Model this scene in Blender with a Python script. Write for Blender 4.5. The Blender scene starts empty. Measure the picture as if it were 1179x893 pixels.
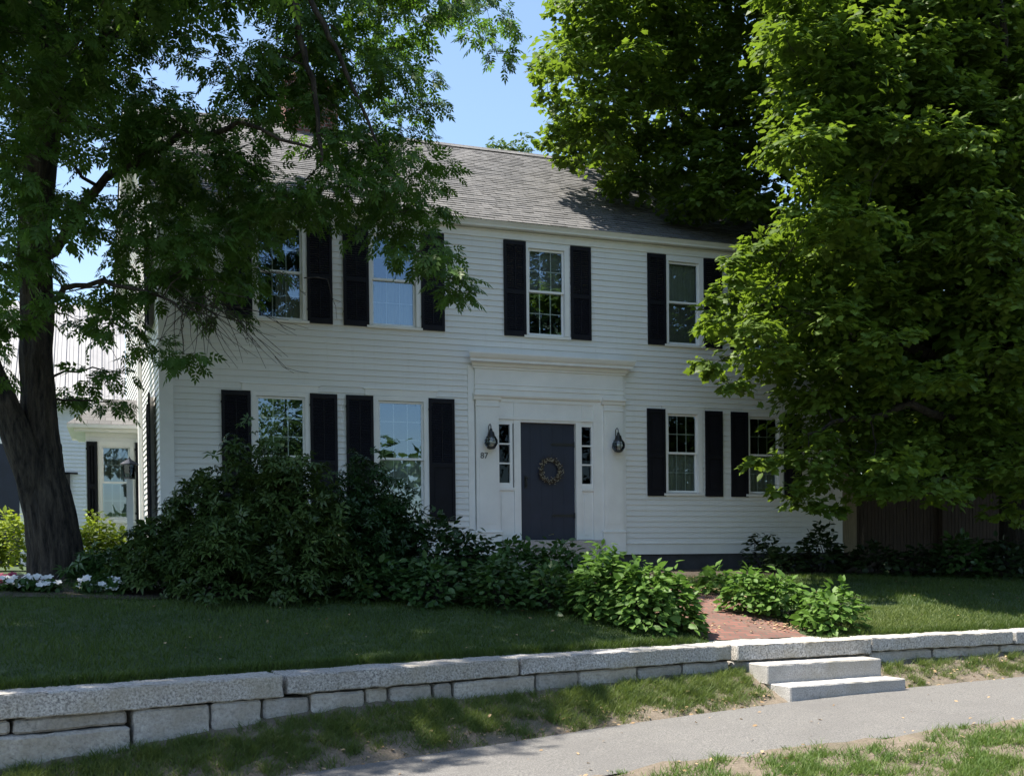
import bpy, bmesh, math, random
import numpy as np
from mathutils import Vector, Matrix
RAD = math.radians
rnd = random.Random(11)
rng = np.random.default_rng(7)
scene = bpy.context.scene
COL = scene.collection

# ------------------------------------------------------------------ camera
IMG_W, IMG_H = 1179.0, 893.0
FOC, PX, PY = 1250.0, 589.5, 660.0
CAM = np.array([-7.168, -18.066, -0.056])
_yaw, _pit, _rol = RAD(19.67), RAD(-0.77), RAD(-0.61)
_f0 = np.array([math.sin(_yaw), math.cos(_yaw), 0]); _r0 = np.array([math.cos(_yaw), -math.sin(_yaw), 0]); _u0 = np.array([0, 0, 1.0])
FW = _f0*math.cos(_pit) + _u0*math.sin(_pit)
_u1 = _u0*math.cos(_pit) - _f0*math.sin(_pit)
RT = _r0*math.cos(_rol) + _u1*math.sin(_rol)
UP = _u1*math.cos(_rol) - _r0*math.sin(_rol)
cd = bpy.data.cameras.new('camera'); cam = bpy.data.objects.new('camera', cd); COL.objects.link(cam)
cd.sensor_fit = 'HORIZONTAL'; cd.sensor_width = 36; cd.lens = 36*FOC/IMG_W
cd.shift_y = (PY - IMG_H/2)/IMG_W; cd.shift_x = 0
cd.clip_start = 0.1; cd.clip_end = 3000
cam.matrix_world = Matrix(((RT[0], UP[0], -FW[0], CAM[0]), (RT[1], UP[1], -FW[1], CAM[1]), (RT[2], UP[2], -FW[2], CAM[2]), (0, 0, 0, 1)))
scene.camera = cam

# ------------------------------------------------------------------ light
SUN = Vector((-0.37, 0.11, 0.92)).normalized()
w = bpy.data.worlds.new('World'); scene.world = w; w.use_nodes = True
nt = w.node_tree; nt.nodes.clear()
out = nt.nodes.new('ShaderNodeOutputWorld'); bg = nt.nodes.new('ShaderNodeBackground'); sky = nt.nodes.new('ShaderNodeTexSky')
sky.sky_type = 'NISHITA'; sky.sun_disc = False
sky.sun_elevation = math.asin(SUN.z); sky.sun_rotation = math.atan2(SUN.x, SUN.y)
sky.air_density = 1.15; sky.dust_density = 1.0; sky.ozone_density = 2.4
bg.inputs['Strength'].default_value = 0.10
nt.links.new(sky.outputs[0], bg.inputs[0]); nt.links.new(bg.outputs[0], out.inputs[0])
sl = bpy.data.lights.new('sun', 'SUN'); sl.energy = 5.0; sl.angle = RAD(0.55); sl.color = (1.0, 0.925, 0.82)
so = bpy.data.objects.new('sun', sl); COL.objects.link(so)
so.rotation_euler = SUN.to_track_quat('Z', 'Y').to_euler(); so.location = (-20, 5, 40)
scene.view_settings.view_transform = 'Standard'; scene.view_settings.look = 'None'
scene.view_settings.gamma = 1; scene.view_settings.use_curve_mapping = False
scene.view_settings.exposure = 1.36

# ------------------------------------------------------------------ helpers
def at(px, py, depth):
    """point seen at photograph pixel px,py at a given depth (metres)"""
    return CAM + (FW + RT*(px-PX)/FOC - UP*(py-PY)/FOC)*depth
def proj(p):
    d = np.asarray(p) - CAM; z = d @ FW
    return PX + FOC*(d @ RT)/z, PY - FOC*(d @ UP)/z, z
def tag(o, label=None, cat=None, group=None, kind=None):
    if label: o['label'] = label
    if cat: o['category'] = cat
    if group: o['group'] = group
    if kind: o['kind'] = kind
    return o
def thing(name, label, cat, loc=(0, 0, 0), rz=0, group=None):
    o = bpy.data.objects.new(name, None); COL.objects.link(o); o.empty_display_size = 0.2
    o.location = loc; o.rotation_euler = (0, 0, rz)
    return tag(o, label, cat, group)
def copy_tree(o, parent=None):
    c = o.copy(); COL.objects.link(c); c.parent = parent
    for ch in list(o.children): copy_tree(ch, c)
    return c

class MB:
    def __init__(s): s.v = []; s.f = []; s.m = []
    def add(s, vs, fs, mi=0):
        n = len(s.v); s.v += [tuple(map(float, v)) for v in vs]; s.f += [tuple(i+n for i in f) for f in fs]; s.m += [mi]*len(fs); return s
    def box(s, x0, x1, y0, y1, z0, z1, mi=0):
        v = [(x0, y0, z0), (x1, y0, z0), (x1, y1, z0), (x0, y1, z0), (x0, y0, z1), (x1, y0, z1), (x1, y1, z1), (x0, y1, z1)]
        return s.add(v, [(0, 3, 2, 1), (4, 5, 6, 7), (0, 1, 5, 4), (1, 2, 6, 5), (2, 3, 7, 6), (3, 0, 4, 7)], mi)
    def prism_x(s, prof, x0, x1, mi=0, cap0=None, cap1=None):
        """profile of (y,z) points swept along x"""
        n = len(prof)
        a = [(x0 if cap0 is None else x0 + cap0*(-p[0]), p[0], p[1]) for p in prof]; b = [(x1 if cap1 is None else x1 - cap1*(-p[0]), p[0], p[1]) for p in prof]
        fs = [(i, (i+1) % n, n+(i+1) % n, n+i) for i in range(n)] + [tuple(range(n-1, -1, -1)), tuple(range(n, 2*n))]
        return s.add(a+b, fs, mi)
    def tube(s, pts, rad, seg=8, mi=0, caps=True):
        pts = [Vector(p) for p in pts]; n = len(pts)
        if not hasattr(rad, '__len__'): rad = [rad]*n
        base = len(s.v); prev = None; rings = []
        for i, p in enumerate(pts):
            t = (pts[min(i+1, n-1)] - pts[max(i-1, 0)])
            if t.length < 1e-9: t = Vector((0, 0, 1))
            t.normalize()
            if prev is None: a = t.orthogonal().normalized()
            else:
                a = prev - t*prev.dot(t)
                a = a.normalized() if a.length > 1e-6 else t.orthogonal().normalized()
            prev = a; b = t.cross(a)
            rings.append([p + (a*math.cos(2*math.pi*k/seg) + b*math.sin(2*math.pi*k/seg))*rad[i] for k in range(seg)])
        vs = [v for r in rings for v in r]; fs = []
        for i in range(n-1):
            for k in range(seg): fs.append((i*seg+k, i*seg+(k+1) % seg, (i+1)*seg+(k+1) % seg, (i+1)*seg+k))
        if caps: fs += [tuple(range(seg-1, -1, -1)), tuple(range((n-1)*seg, n*seg))]
        return s.add(vs, fs, mi)
    def lathe(s, prof, c=(0, 0, 0), seg=20, mi=0):
        vs = [(c[0]+r*math.cos(2*math.pi*k/seg), c[1]+r*math.sin(2*math.pi*k/seg), c[2]+z) for r, z in prof for k in range(seg)]
        fs = [(i*seg+k, i*seg+(k+1) % seg, (i+1)*seg+(k+1) % seg, (i+1)*seg+k) for i in range(len(prof)-1) for k in range(seg)]
        return s.add(vs, fs, mi)
    def build(s, name, mats, parent=None, smooth=False, kind=None):
        me = bpy.data.meshes.new(name); me.from_pydata(s.v, [], s.f)
        for m in (mats if isinstance(mats, (list, tuple)) else [mats]): me.materials.append(m)
        if any(s.m): me.polygons.foreach_set('material_index', s.m)
        if smooth: me.polygons.foreach_set('use_smooth', [True]*len(s.f))
        me.update()
        o = bpy.data.objects.new(name, me); COL.objects.link(o)
        if parent: o.parent = parent
        if kind: o['kind'] = kind
        return o

def bulk(name, V, F, mat, parent=None, rn=None, smooth=False):
    """numpy mesh of equal sized faces; V (n,3), F (m,k); rn per-vertex random attribute"""
    me = bpy.data.meshes.new(name); nV, nF, k = len(V), len(F), F.shape[1]
    me.vertices.add(nV); me.vertices.foreach_set('co', np.ascontiguousarray(V, dtype=np.float32).ravel())
    me.loops.add(nF*k); me.loops.foreach_set('vertex_index', np.ascontiguousarray(F, dtype=np.int32).ravel())
    me.polygons.add(nF); me.polygons.foreach_set('loop_start', np.arange(0, nF*k, k, dtype=np.int32))
    try: me.polygons.foreach_set('loop_total', np.full(nF, k, dtype=np.int32))
    except Exception: pass
    if smooth: me.polygons.foreach_set('use_smooth', np.ones(nF, dtype=bool))
    if rn is not None:
        a = me.attributes.new('rnd', 'FLOAT', 'POINT'); a.data.foreach_set('value', np.ascontiguousarray(rn, dtype=np.float32))
    me.materials.append(mat); me.update(calc_edges=True); me.validate()
    o = bpy.data.objects.new(name, me); COL.objects.link(o)
    if parent: o.parent = parent
    return o

# ------------------------------------------------------------------ materials
def newmat(name):
    m = bpy.data.materials.new(name); m.use_nodes = True; n = m.node_tree.nodes; n.clear()
    o = n.new('ShaderNodeOutputMaterial'); p = n.new('ShaderNodeBsdfPrincipled'); m.node_tree.links.new(p.outputs[0], o.inputs[0])
    return m, m.node_tree, p, o
def ramp(t, fac, stops):
    r = t.nodes.new('ShaderNodeValToRGB'); el = r.color_ramp.elements
    while len(el) < len(stops): el.new(0.5)
    for e, (p, c) in zip(el, stops): e.position = p; e.color = (*c, 1)
    t.links.new(fac, r.inputs[0]); return r.outputs[0]
def noise(t, scale, detail=4, rough=0.55, vec=None, stretch=None):
    if vec is None: vec = t.nodes.new('ShaderNodeTexCoord').outputs['Object']
    if stretch:
        mp = t.nodes.new('ShaderNodeMapping'); mp.inputs['Scale'].default_value = stretch; t.links.new(vec, mp.inputs[0]); vec = mp.outputs[0]
    n = t.nodes.new('ShaderNodeTexNoise'); n.inputs['Scale'].default_value = scale; n.inputs['Detail'].default_value = detail; n.inputs['Roughness'].default_value = rough
    t.links.new(vec, n.inputs['Vector']); return n.outputs['Fac']
def mixc(t, fac, a, b, mode='MIX'):
    m = t.nodes.new('ShaderNodeMix'); m.data_type = 'RGBA'; m.blend_type = mode
    for s, v in ((m.inputs[0], fac), (m.inputs[6], a), (m.inputs[7], b)):
        if isinstance(v, (int, float)): s.default_value = v
        elif isinstance(v, tuple): s.default_value = (*v, 1)
        else: t.links.new(v, s)
    return m.outputs[2]
def bump(t, p, h, strength, dist=0.02):
    b = t.nodes.new('ShaderNodeBump'); b.inputs['Strength'].default_value = strength; b.inputs['Distance'].default_value = dist
    t.links.new(h, b.inputs['Height']); t.links.new(b.outputs[0], p.inputs['Normal'])
def plain(name, c, rough=0.5, var=0.12, scale=3, bmp=0, bscale=60, metal=0, stretch=None):
    m, t, p, o = newmat(name)
    f = noise(t, scale, 5, 0.6, stretch=stretch)
    lo = tuple(x*(1-var) for x in c); hi = tuple(min(1, x*(1+var)) for x in c)
    t.links.new(ramp(t, f, [(0.3, lo), (0.7, hi)]), p.inputs['Base Color'])
    p.inputs['Roughness'].default_value = rough; p.inputs['Metallic'].default_value = metal
    if bmp: bump(t, p, noise(t, bscale, 4), bmp, 0.01)
    return m
def siding_mat(name, c):
    m, t, p, o = newmat(name)
    a = noise(t, 1.0, 3, 0.6, stretch=(0.35, 0.35, 9.8)); b = noise(t, 0.5, 5, 0.65); s = noise(t, 2.2, 5, 0.7, stretch=(7, 7, 0.5))
    col = mixc(t, 0.5, ramp(t, a, [(0.3, tuple(x*0.90 for x in c)), (0.7, tuple(min(1, x*1.05) for x in c))]), ramp(t, b, [(0.3, (c[0]*0.93, c[1]*0.92, c[2]*0.88)), (0.65, c)]))
    col = mixc(t, ramp(t, s, [(0.55, (0, 0, 0)), (0.8, (0.35, 0.35, 0.35))]), col, (c[0]*0.72, c[1]*0.71, c[2]*0.66))
    t.links.new(col, p.inputs['Base Color']); p.inputs['Roughness'].default_value = 0.55
    bump(t, p, noise(t, 60, 3, stretch=(1, 1, 5)), 0.12, 0.004)
    return m
M = {}
M['siding'] = siding_mat('white_clapboard_paint', (0.735, 0.73, 0.712))
M['trim'] = plain('white_trim_paint', (0.76, 0.75, 0.725), 0.45, 0.06, 2.5, 0.08, 40)
M['vinyl'] = plain('white_sash', (0.78, 0.78, 0.77), 0.35, 0.04, 4)
M['grey_siding'] = siding_mat('pale_grey_clapboard', (0.60, 0.63, 0.67))
M['shutter'] = plain('black_shutter_paint', (0.006, 0.006, 0.010), 0.62, 0.35, 5, 0.1, 50)
M['shutter'].node_tree.nodes['Principled BSDF'].inputs['Specular IOR Level'].default_value = .22
M['door'] = plain('slate_door_paint', (0.011, 0.016, 0.036), 0.5, 0.15, 3, 0.05, 30)
M['iron'] = plain('black_iron', (0.008, 0.008, 0.009), 0.4, 0.3, 20)
M['found'] = plain('dark_foundation', (0.05, 0.05, 0.055), 0.9, 0.3, 5, 0.4, 20)
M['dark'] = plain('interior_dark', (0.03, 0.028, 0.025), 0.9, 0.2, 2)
M['curtain'] = plain('curtain_cloth', (0.36, 0.37, 0.34), 0.9, 0.12, 8, stretch=(6, 6, 0.5))
M['shade'] = plain('roller_shade', (0.20, 0.20, 0.19), 0.9, 0.1, 2)
M['asphalt'] = None
def speckle(name, stops, sc=(90, 5), bmp=0.5, rough=0.85, stain=None):
    m, t, p, o = newmat(name)
    f = noise(t, sc[0], 3, 0.7); g = noise(t, sc[1], 5, 0.65)
    col = ramp(t, f, stops)
    col = mixc(t, ramp(t, g, [(0.4, (0, 0, 0)), (0.72, (0.55, 0.55, 0.55))]), col, stain or tuple(x*0.6 for x in stops[1][1]))
    oi = t.nodes.new('ShaderNodeObjectInfo')
    col = mixc(t, 1.0, col, ramp(t, oi.outputs['Random'], [(0, (.74, .72, .69)), (.35, (1.0, 1.0, 1.0)), (.7, (1.06, 1.02, .95)), (1, (.86, .87, .90))]), 'MULTIPLY')
    big = noise(t, 1.1, 6, .7); col = mixc(t, ramp(t, big, [(.52, (0, 0, 0)), (.68, (.55, .55, .55))]), col, (.30, .27, .20)); lich = noise(t, 6.5, 5, .75); col = mixc(t, ramp(t, lich, [(.6, (0, 0, 0)), (.68, (.6, .6, .6))]), col, (.16, .165, .13))
    t.links.new(col, p.inputs['Base Color']); p.inputs['Roughness'].default_value = rough
    bump(t, p, f, bmp, 0.012); return m
M['granite'] = speckle('granite', [(0.32, (0.10, 0.10, 0.10)), (0.5, (0.40, 0.39, 0.37)), (0.68, (0.66, 0.645, 0.61))], (48, 3.2), 0.8, stain=(0.27, 0.245, 0.20))
M['granite_clean'] = speckle('granite_step', [(0.3, (0.17, 0.17, 0.175)), (0.5, (0.38, 0.375, 0.365)), (0.7, (0.54, 0.53, 0.51))], (75, 3), 0.45, stain=(0.25, 0.24, 0.215))
M['fieldstone'] = speckle('wall_stone', [(0.25, (0.20, 0.195, 0.185)), (0.5, (0.40, 0.385, 0.36)), (0.75, (0.54, 0.52, 0.48))], (35, 3.0), 0.8, stain=(0.21, 0.18, 0.15))
def asphalt_mat():
    m, t, p, o = newmat('sidewalk_asphalt')
    f = noise(t, 70, 3, 0.8); g = noise(t, .9, 5, 0.6); k = noise(t, 7, 6, 0.7)
    c = ramp(t, f, [(0.3, (0.048, 0.047, 0.045)), (0.5, (0.122, 0.119, 0.113)), (0.72, (0.26, 0.252, 0.235))])
    c = mixc(t, ramp(t, g, [(0.4, (0, 0, 0)), (0.7, (.5, .5, .5))]), c, (0.095, 0.092, 0.088))
    c = mixc(t, ramp(t, k, [(0.55, (0, 0, 0)), (0.8, (.55, .55, .55))]), c, (0.175, 0.165, 0.147))
    v = t.nodes.new('ShaderNodeTexVoronoi'); v.feature = 'DISTANCE_TO_EDGE'; v.inputs['Scale'].default_value = .55; t.links.new(t.nodes.new('ShaderNodeTexCoord').outputs['Object'], v.inputs['Vector'])
    c = mixc(t, ramp(t, v.outputs['Distance'], [(0.0, (.0, .0, .0)), (0.012, (0, 0, 0))]), c, (0.05, 0.05, 0.05))
    t.links.new(c, p.inputs['Base Color']); p.inputs['Roughness'].default_value = .9; bump(t, p, f, .6, .012); return m
M['asphalt'] = asphalt_mat()
M['road'] = speckle('road_asphalt', [(0.25, (0.03, 0.03, 0.03)), (0.5, (0.06, 0.06, 0.06)), (0.75, (0.10, 0.10, 0.10))], (80, 1.0), 0.3)
# roof shingles
def shingle_mat():
    m, t, p, o = newmat('roof_shingles')
    u = t.nodes.new('ShaderNodeTexCoord').outputs['Object']
    mp = t.nodes.new('ShaderNodeMapping'); mp.inputs['Rotation'].default_value = (-math.atan2(2.94, 4.44), 0, 0); t.links.new(u, mp.inputs[0])
    br = t.nodes.new('ShaderNodeTexBrick'); br.inputs['Scale'].default_value = 1; br.inputs['Brick Width'].default_value = 0.21; br.inputs['Row Height'].default_value = 0.14
    br.inputs['Mortar Size'].default_value = 0.006; br.offset = 0.5; br.squash = 1.25; br.squash_frequency = 3
    br.inputs['Color1'].default_value = (0.148, 0.151, 0.156, 1); br.inputs['Color2'].default_value = (0.082, 0.085, 0.089, 1); br.inputs['Mortar'].default_value = (0.05, 0.05, 0.05, 1); br.inputs['Bias'].default_value = -0.25
    t.links.new(mp.outputs[0], br.inputs['Vector'])
    g = ramp(t, noise(t, 140, 2, 0.6), [(0.3, (0.72, 0.72, 0.72)), (0.7, (1.2, 1.18, 1.15))]); h = ramp(t, noise(t, 1.0, 4), [(0.3, (0.85, 0.85, 0.86)), (0.7, (1.1, 1.08, 1.06))])
    c = mixc(t, 1.0, mixc(t, 1.0, br.outputs['Color'], g, 'MULTIPLY'), h, 'MULTIPLY')
    t.links.new(c, p.inputs['Base Color']); p.inputs['Roughness'].default_value = 0.9
    bump(t, p, noise(t, 160, 2), 0.4, 0.01); return m
M['shingle'] = shingle_mat()
def brick_mat(name, c1, c2, mortar, bw, rh, rot=(0, 0, 0)):
    m, t, p, o = newmat(name)
    u = t.nodes.new('ShaderNodeTexCoord').outputs['Object']
    mp = t.nodes.new('ShaderNodeMapping'); mp.inputs['Rotation'].default_value = rot; t.links.new(u, mp.inputs[0])
    br = t.nodes.new('ShaderNodeTexBrick'); br.inputs['Scale'].default_value = 1; br.inputs['Brick Width'].default_value = bw; br.inputs['Row Height'].default_value = rh; br.inputs['Mortar Size'].default_value = 0.011
    br.inputs['Color1'].default_value = (*c1, 1); br.inputs['Color2'].default_value = (*c2, 1); br.inputs['Mortar'].default_value = (*mortar, 1)
    t.links.new(mp.outputs[0], br.inputs['Vector'])
    c = mixc(t, ramp(t, noise(t, 2.5, 5, 0.7), [(0.45, (0, 0, 0)), (0.75, (0.6, 0.6, 0.6))]), br.outputs['Color'], (0.15, 0.11, 0.08))
    t.links.new(c, p.inputs['Base Color']); p.inputs['Roughness'].default_value = 0.9
    inv = ramp(t, br.outputs['Fac'], [(0, (1, 1, 1)), (1, (0, 0, 0))]); bump(t, p, inv, 0.5, 0.01); return m
M['brick'] = brick_mat('brick_paving', (0.19, 0.080, 0.060), (0.11, 0.054, 0.044), (0.085, 0.07, 0.055), 0.20, 0.10, (0, 0, 0.2))
M['chimney'] = brick_mat('chimney_brick', (0.24, 0.085, 0.055), (0.16, 0.06, 0.045), (0.22, 0.19, 0.17), 0.21, 0.075, (math.pi/2, 0, 0))
def metal_mat():
    m, t, p, o = newmat('white_metal_roof')
    c = ramp(t, noise(t, 1.2, 4, 0.6, stretch=(1, 1, 0.25)), [(0.3, (0.23, 0.23, 0.235)), (0.7, (0.32, 0.32, 0.32))])
    t.links.new(c, p.inputs['Base Color']); p.inputs['Roughness'].default_value = 0.4; return m
M['metal'] = metal_mat()
def bark_mat(name, lo, hi):
    m, t, p, o = newmat(name)
    f = noise(t, 13, 6, 0.7, stretch=(1, 1, 0.2)); g = noise(t, 1.6, 3)
    c = mixc(t, g, ramp(t, f, [(0.36, lo), (0.62, hi)]), ramp(t, f, [(0.36, tuple(x*0.8 for x in lo)), (0.62, (hi[0]*0.85, hi[1]*0.95, hi[2]*0.85))]))
    t.links.new(c, p.inputs['Base Color']); p.inputs['Roughness'].default_value = 0.95
    bump(t, p, f, 1.0, 0.12); return m
M['bark'] = bark_mat('grey_brown_bark', (0.006, 0.0045, 0.0035), (0.082, 0.062, 0.047))
M['bark2'] = bark_mat('maple_bark', (0.010, 0.008, 0.007), (0.050, 0.042, 0.035))
def leaf_mat(name, c1, c2, tr, trans=0.35, rough=0.45, spec=0.35):
    m, t, p, o = newmat(name)
    a = t.nodes.new('ShaderNodeAttribute'); a.attribute_name = 'rnd'
    c = ramp(t, a.outputs['Fac'], [(0.0, c1), (1.0, c2)])
    t.links.new(c, p.inputs['Base Color']); p.inputs['Roughness'].default_value = rough; p.inputs['Specular IOR Level'].default_value = spec
    tl = t.nodes.new('ShaderNodeBsdfTranslucent'); t.links.new(mixc(t, 0.7, c, tr), tl.inputs['Color'])
    mx = t.nodes.new('ShaderNodeMixShader'); mx.inputs[0].default_value = trans
    t.links.new(p.outputs[0], mx.inputs[1]); t.links.new(tl.outputs[0], mx.inputs[2]); t.links.new(mx.outputs[0], o.inputs[0]); return m
M['leaf_left'] = leaf_mat('ash_leaves', (0.024, 0.056, 0.013), (0.072, 0.130, 0.028), (0.18, 0.36, 0.03), 0.34, 0.5, 0.2)
M['leaf_maple'] = leaf_mat('maple_leaves', (0.008, 0.022, 0.005), (0.112, 0.176, 0.028), (0.44, 0.68, 0.05), 0.23, 0.5, 0.15)
M['leaf_far'] = leaf_mat('distant_leaves', (0.05, 0.09, 0.03), (0.10, 0.15, 0.05), (0.15, 0.25, 0.05), 0.3)
M['leaf_dark'] = leaf_mat('dark_leaves', (0.0128, 0.0280, 0.0096), (0.0280, 0.0520, 0.0160), (0.0480, 0.0960, 0.0160), 0.2)
M['leaf_rhodo'] = leaf_mat('rhododendron_leaves', (0.0238, 0.0497, 0.0134), (0.0626, 0.0994, 0.0230), (0.0864, 0.1620, 0.0288), 0.15, 0.42, 0.3)
M['leaf_yew'] = leaf_mat('evergreen_leaves', (0.0134, 0.0360, 0.0112), (0.0288, 0.0650, 0.0160), (0.0480, 0.1000, 0.0160), 0.15, 0.4)
M['leaf_hyd'] = leaf_mat('hydrangea_leaves', (0.0550, 0.1200, 0.0220), (0.1100, 0.1920, 0.0396), (0.1600, 0.3264, 0.0440), 0.28, 0.5, 0.22)
M['leaf_low'] = leaf_mat('low_shrub_leaves', (0.0280, 0.0680, 0.0176), (0.0560, 0.1120, 0.0280), (0.0800, 0.1760, 0.0240), 0.25, 0.4)
M['leaf_yel'] = leaf_mat('yellow_green_leaves', (0.14, 0.21, 0.02), (0.24, 0.30, 0.03), (0.35, 0.45, 0.03), 0.35)
M['petal'] = leaf_mat('white_petals', (0.74, 0.74, 0.74), (0.82, 0.82, 0.80), (0.8, 0.8, 0.8), 0.3, 0.7)
M['petal_pink'] = leaf_mat('magenta_petals', (0.20, 0.02, 0.06), (0.35, 0.05, 0.12), (0.4, 0.05, 0.1), 0.3, 0.7)
M['grass'] = leaf_mat('lawn_blades', (0.0264, 0.0580, 0.0096), (0.0744, 0.1120, 0.0192), (0.1200, 0.2000, 0.0160), 0.3, 0.5)
M['grass_dry'] = leaf_mat('verge_blades', (0.040, 0.085, 0.016), (0.15, 0.18, 0.05), (0.2, 0.28, 0.05), 0.3, 0.6)
M['grass_sun'] = leaf_mat('kerb_blades', (0.045, 0.105, 0.016), (0.15, 0.20, 0.05), (0.18, 0.30, 0.04), 0.3, 0.6)
M['litter'] = leaf_mat('fallen_leaf', (0.22, 0.14, 0.07), (0.45, 0.33, 0.19), (0.3, 0.2, 0.1), 0.15, 0.8)
def soil_mat(name, stops, sc, stops2=None):
    m, t, p, o = newmat(name)
    f = noise(t, sc[0], 6, 0.65); g = noise(t, sc[1], 4, 0.6)
    c = mixc(t, 0.45, ramp(t, f, stops), ramp(t, g, stops2 or stops))
    t.links.new(c, p.inputs['Base Color']); p.inputs['Roughness'].default_value = 0.95
    bump(t, p, f, 0.8, 0.02); return m
M['lawn'] = soil_mat('lawn_turf', [(0.3, (0.018, 0.036, 0.010)), (0.7, (0.045, 0.075, 0.02))], (30, 1.5))
M['verge'] = soil_mat('verge_soil', [(0.3, (0.06, 0.047, 0.034)), (0.5, (0.145, 0.118, 0.088)), (0.75, (0.24, 0.205, 0.155))], (45, 2.6), [(0.35, (0.055, 0.06, 0.025)), (0.5, (0.135, 0.11, 0.08)), (0.65, (0.19, 0.155, 0.115))])
M['ground'] = soil_mat('ground_far', [(0.3, (0.05, 0.07, 0.03)), (0.7, (0.09, 0.11, 0.05))], (2, 0.1))
M['mulch'] = soil_mat('bed_mulch', [(0.3, (0.02, 0.015, 0.01)), (0.7, (0.07, 0.05, 0.035))], (25, 3))
M['fence'] = plain('weathered_fence_wood', (0.065, 0.047, 0.036), 0.9, 0.35, 6, 0.3, 40, stretch=(8, 8, 0.6))
M['post'] = plain('pale_wood', (0.30, 0.25, 0.17), 0.85, 0.25, 6, stretch=(8, 8, 0.6))
def glass_mat(name, fac, tint=(0.80, 0.86, 0.84)):
    m, t, p, o = newmat(name)
    tr = t.nodes.new('ShaderNodeBsdfTransparent'); tr.inputs[0].default_value = (*tint, 1)
    gl = t.nodes.new('ShaderNodeBsdfGlossy'); gl.inputs['Roughness'].default_value = 0.0; gl.inputs['Color'].default_value = (0.62, 0.80, 1, 1)
    fr = t.nodes.new('ShaderNodeFresnel'); fr.inputs['IOR'].default_value = 1.5
    ad = t.nodes.new('ShaderNodeMath'); ad.operation = 'ADD'; ad.inputs[1].default_value = fac; ad.use_clamp = True; t.links.new(fr.outputs[0], ad.inputs[0])
    b = t.nodes.new('ShaderNodeBump'); b.inputs['Strength'].default_value = 0.05; b.inputs['Distance'].default_value = 0.02
    t.links.new(noise(t, 2.2, 1), b.inputs['Height']); t.links.new(b.outputs[0], gl.inputs['Normal'])
    mx = t.nodes.new('ShaderNodeMixShader'); t.links.new(ad.outputs[0], mx.inputs[0]); t.links.new(tr.outputs[0], mx.inputs[1]); t.links.new(gl.outputs[0], mx.inputs[2])
    t.links.new(mx.outputs[0], o.inputs[0]); return m
M['glass'] = glass_mat('window_glass', 0.17)
M['glass_clear'] = glass_mat('lamp_glass', 0.05, (0.92, 0.93, 0.92))
M['glass_dark'] = glass_mat('sidelight_glass', -0.02, (0.5, 0.5, 0.5))
M['twig'] = plain('dry_vine', (0.07, 0.05, 0.03), 0.9, 0.4, 20)
M['berry'] = plain('pale_berries', (0.27, 0.245, 0.18), 0.6, 0.3, 20)
M['copper'] = plain('copper_cap', (0.25, 0.10, 0.05), 0.6, 0.3, 10)
M['bulb'] = plain('frosted_bulb', (0.6, 0.58, 0.5), 0.4, 0.05, 5)

# ------------------------------------------------------------------ terrain curves
def yw(x): return np.interp(x, [-60, -30, -12, -8.06, -5.88, -3.49, -.6, 1.25, 3.59, 9, 30, 60], [-22, -14.7, -10.06, -9.035, -8.465, -7.906, -7.37, -7.3, -7.2, -6.75, -5.0, -2.5])
def yb(x): return np.interp(x, [-60, -14, -5.43, -4.12, -2.56, -.52, 1.48, 3.19, 9, 30, 60], [-21.5, -10.95, -9.07, -8.80, -8.44, -8.14, -7.86, -7.69, -7.2, -5.5, -3])
def yf(x): return np.interp(x, [-60, -14, -3.77, -2.76, -1.64, .58, 9, 30, 60], [-24, -12.6, -10.49, -10.44, -10.37, -10.29, -9.6, -7.9, -5.4])
def zsw(x): return np.where(np.asarray(x) < 0, -1.6 + 0.032*np.maximum(x, -20), -1.6 + 0.014*np.minimum(x, 20))
def zwb(x): return np.interp(x, [-30, -14, -8.06, -6.6, -5.3, -3.45, -.77, 1.3, 3.66, 9, 30], [-2.0, -1.75, -1.575, -1.46, -1.33, -1.36, -1.31, -1.32, -1.27, -1.24, -1.2])
def lz(x, y):
    d = np.maximum(0, y - yw(x) - np.where((np.asarray(x) > -.76) & (np.asarray(x) < 1.3), .72, .35))
    return -1.075 + .8*(1-np.exp(-d/4))/(1-math.exp(-7.1/4))
def vz(x, y):
    a, b = yw(x)+.1, yb(x); t = np.clip((a-y)/(a-b), 0, 1)
    return zwb(x)*(1-t) + (zsw(x)-.03)*t
def fz(x, y):
    d = np.maximum(0, yf(x)-y); return zsw(x) + .012 - .05*np.exp(-(d/.05)**2)*0 - 0.15*np.minimum(d, 3.2)
def strip(name, xs, ya, ybf, nt_, zf, mat, kind='structure', jig=0.0, pw=1.0, parent=None):
    V = []; xs = np.asarray(xs); T = np.linspace(0, 1, nt_)**pw
    X, TT = np.meshgrid(xs, T, indexing='ij'); Y = ya(X)*(1-TT) + ybf(X)*TT; Z = zf(X, Y)
    if jig: Z = Z + rng.normal(0, jig, Z.shape)
    V = np.stack([X, Y, Z], -1).reshape(-1, 3); nx = len(xs)
    i = np.arange(nx-1)[:, None]*nt_ + np.arange(nt_-1)[None, :]; i = i.ravel()
    F = np.stack([i, i+nt_, i+nt_+1, i+1], -1)
    o = bulk(name, V, F, mat, parent, smooth=True)
    # upward normals
    me = o.data
    if me.polygons[0].normal.z < 0: me.flip_normals()
    if kind: o['kind'] = kind
    return o
XS = np.concatenate([np.linspace(-60, -14, 12), np.linspace(-13, 13, 131), np.linspace(14, 60, 12)])
strip('lawn', XS, lambda x: yw(x)+.22, lambda x: np.full_like(x, 70.0), 90, lz, M['lawn'], jig=0.006, pw=2.2)
strip('verge', XS, lambda x: yb(x), lambda x: yw(x)+.3, 14, vz, M['verge'], jig=0.012)
strip('sidewalk', XS, lambda x: yf(x), lambda x: yb(x), 20, lambda x, y: zsw(x)+.0, M['asphalt'], jig=0.002)
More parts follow.
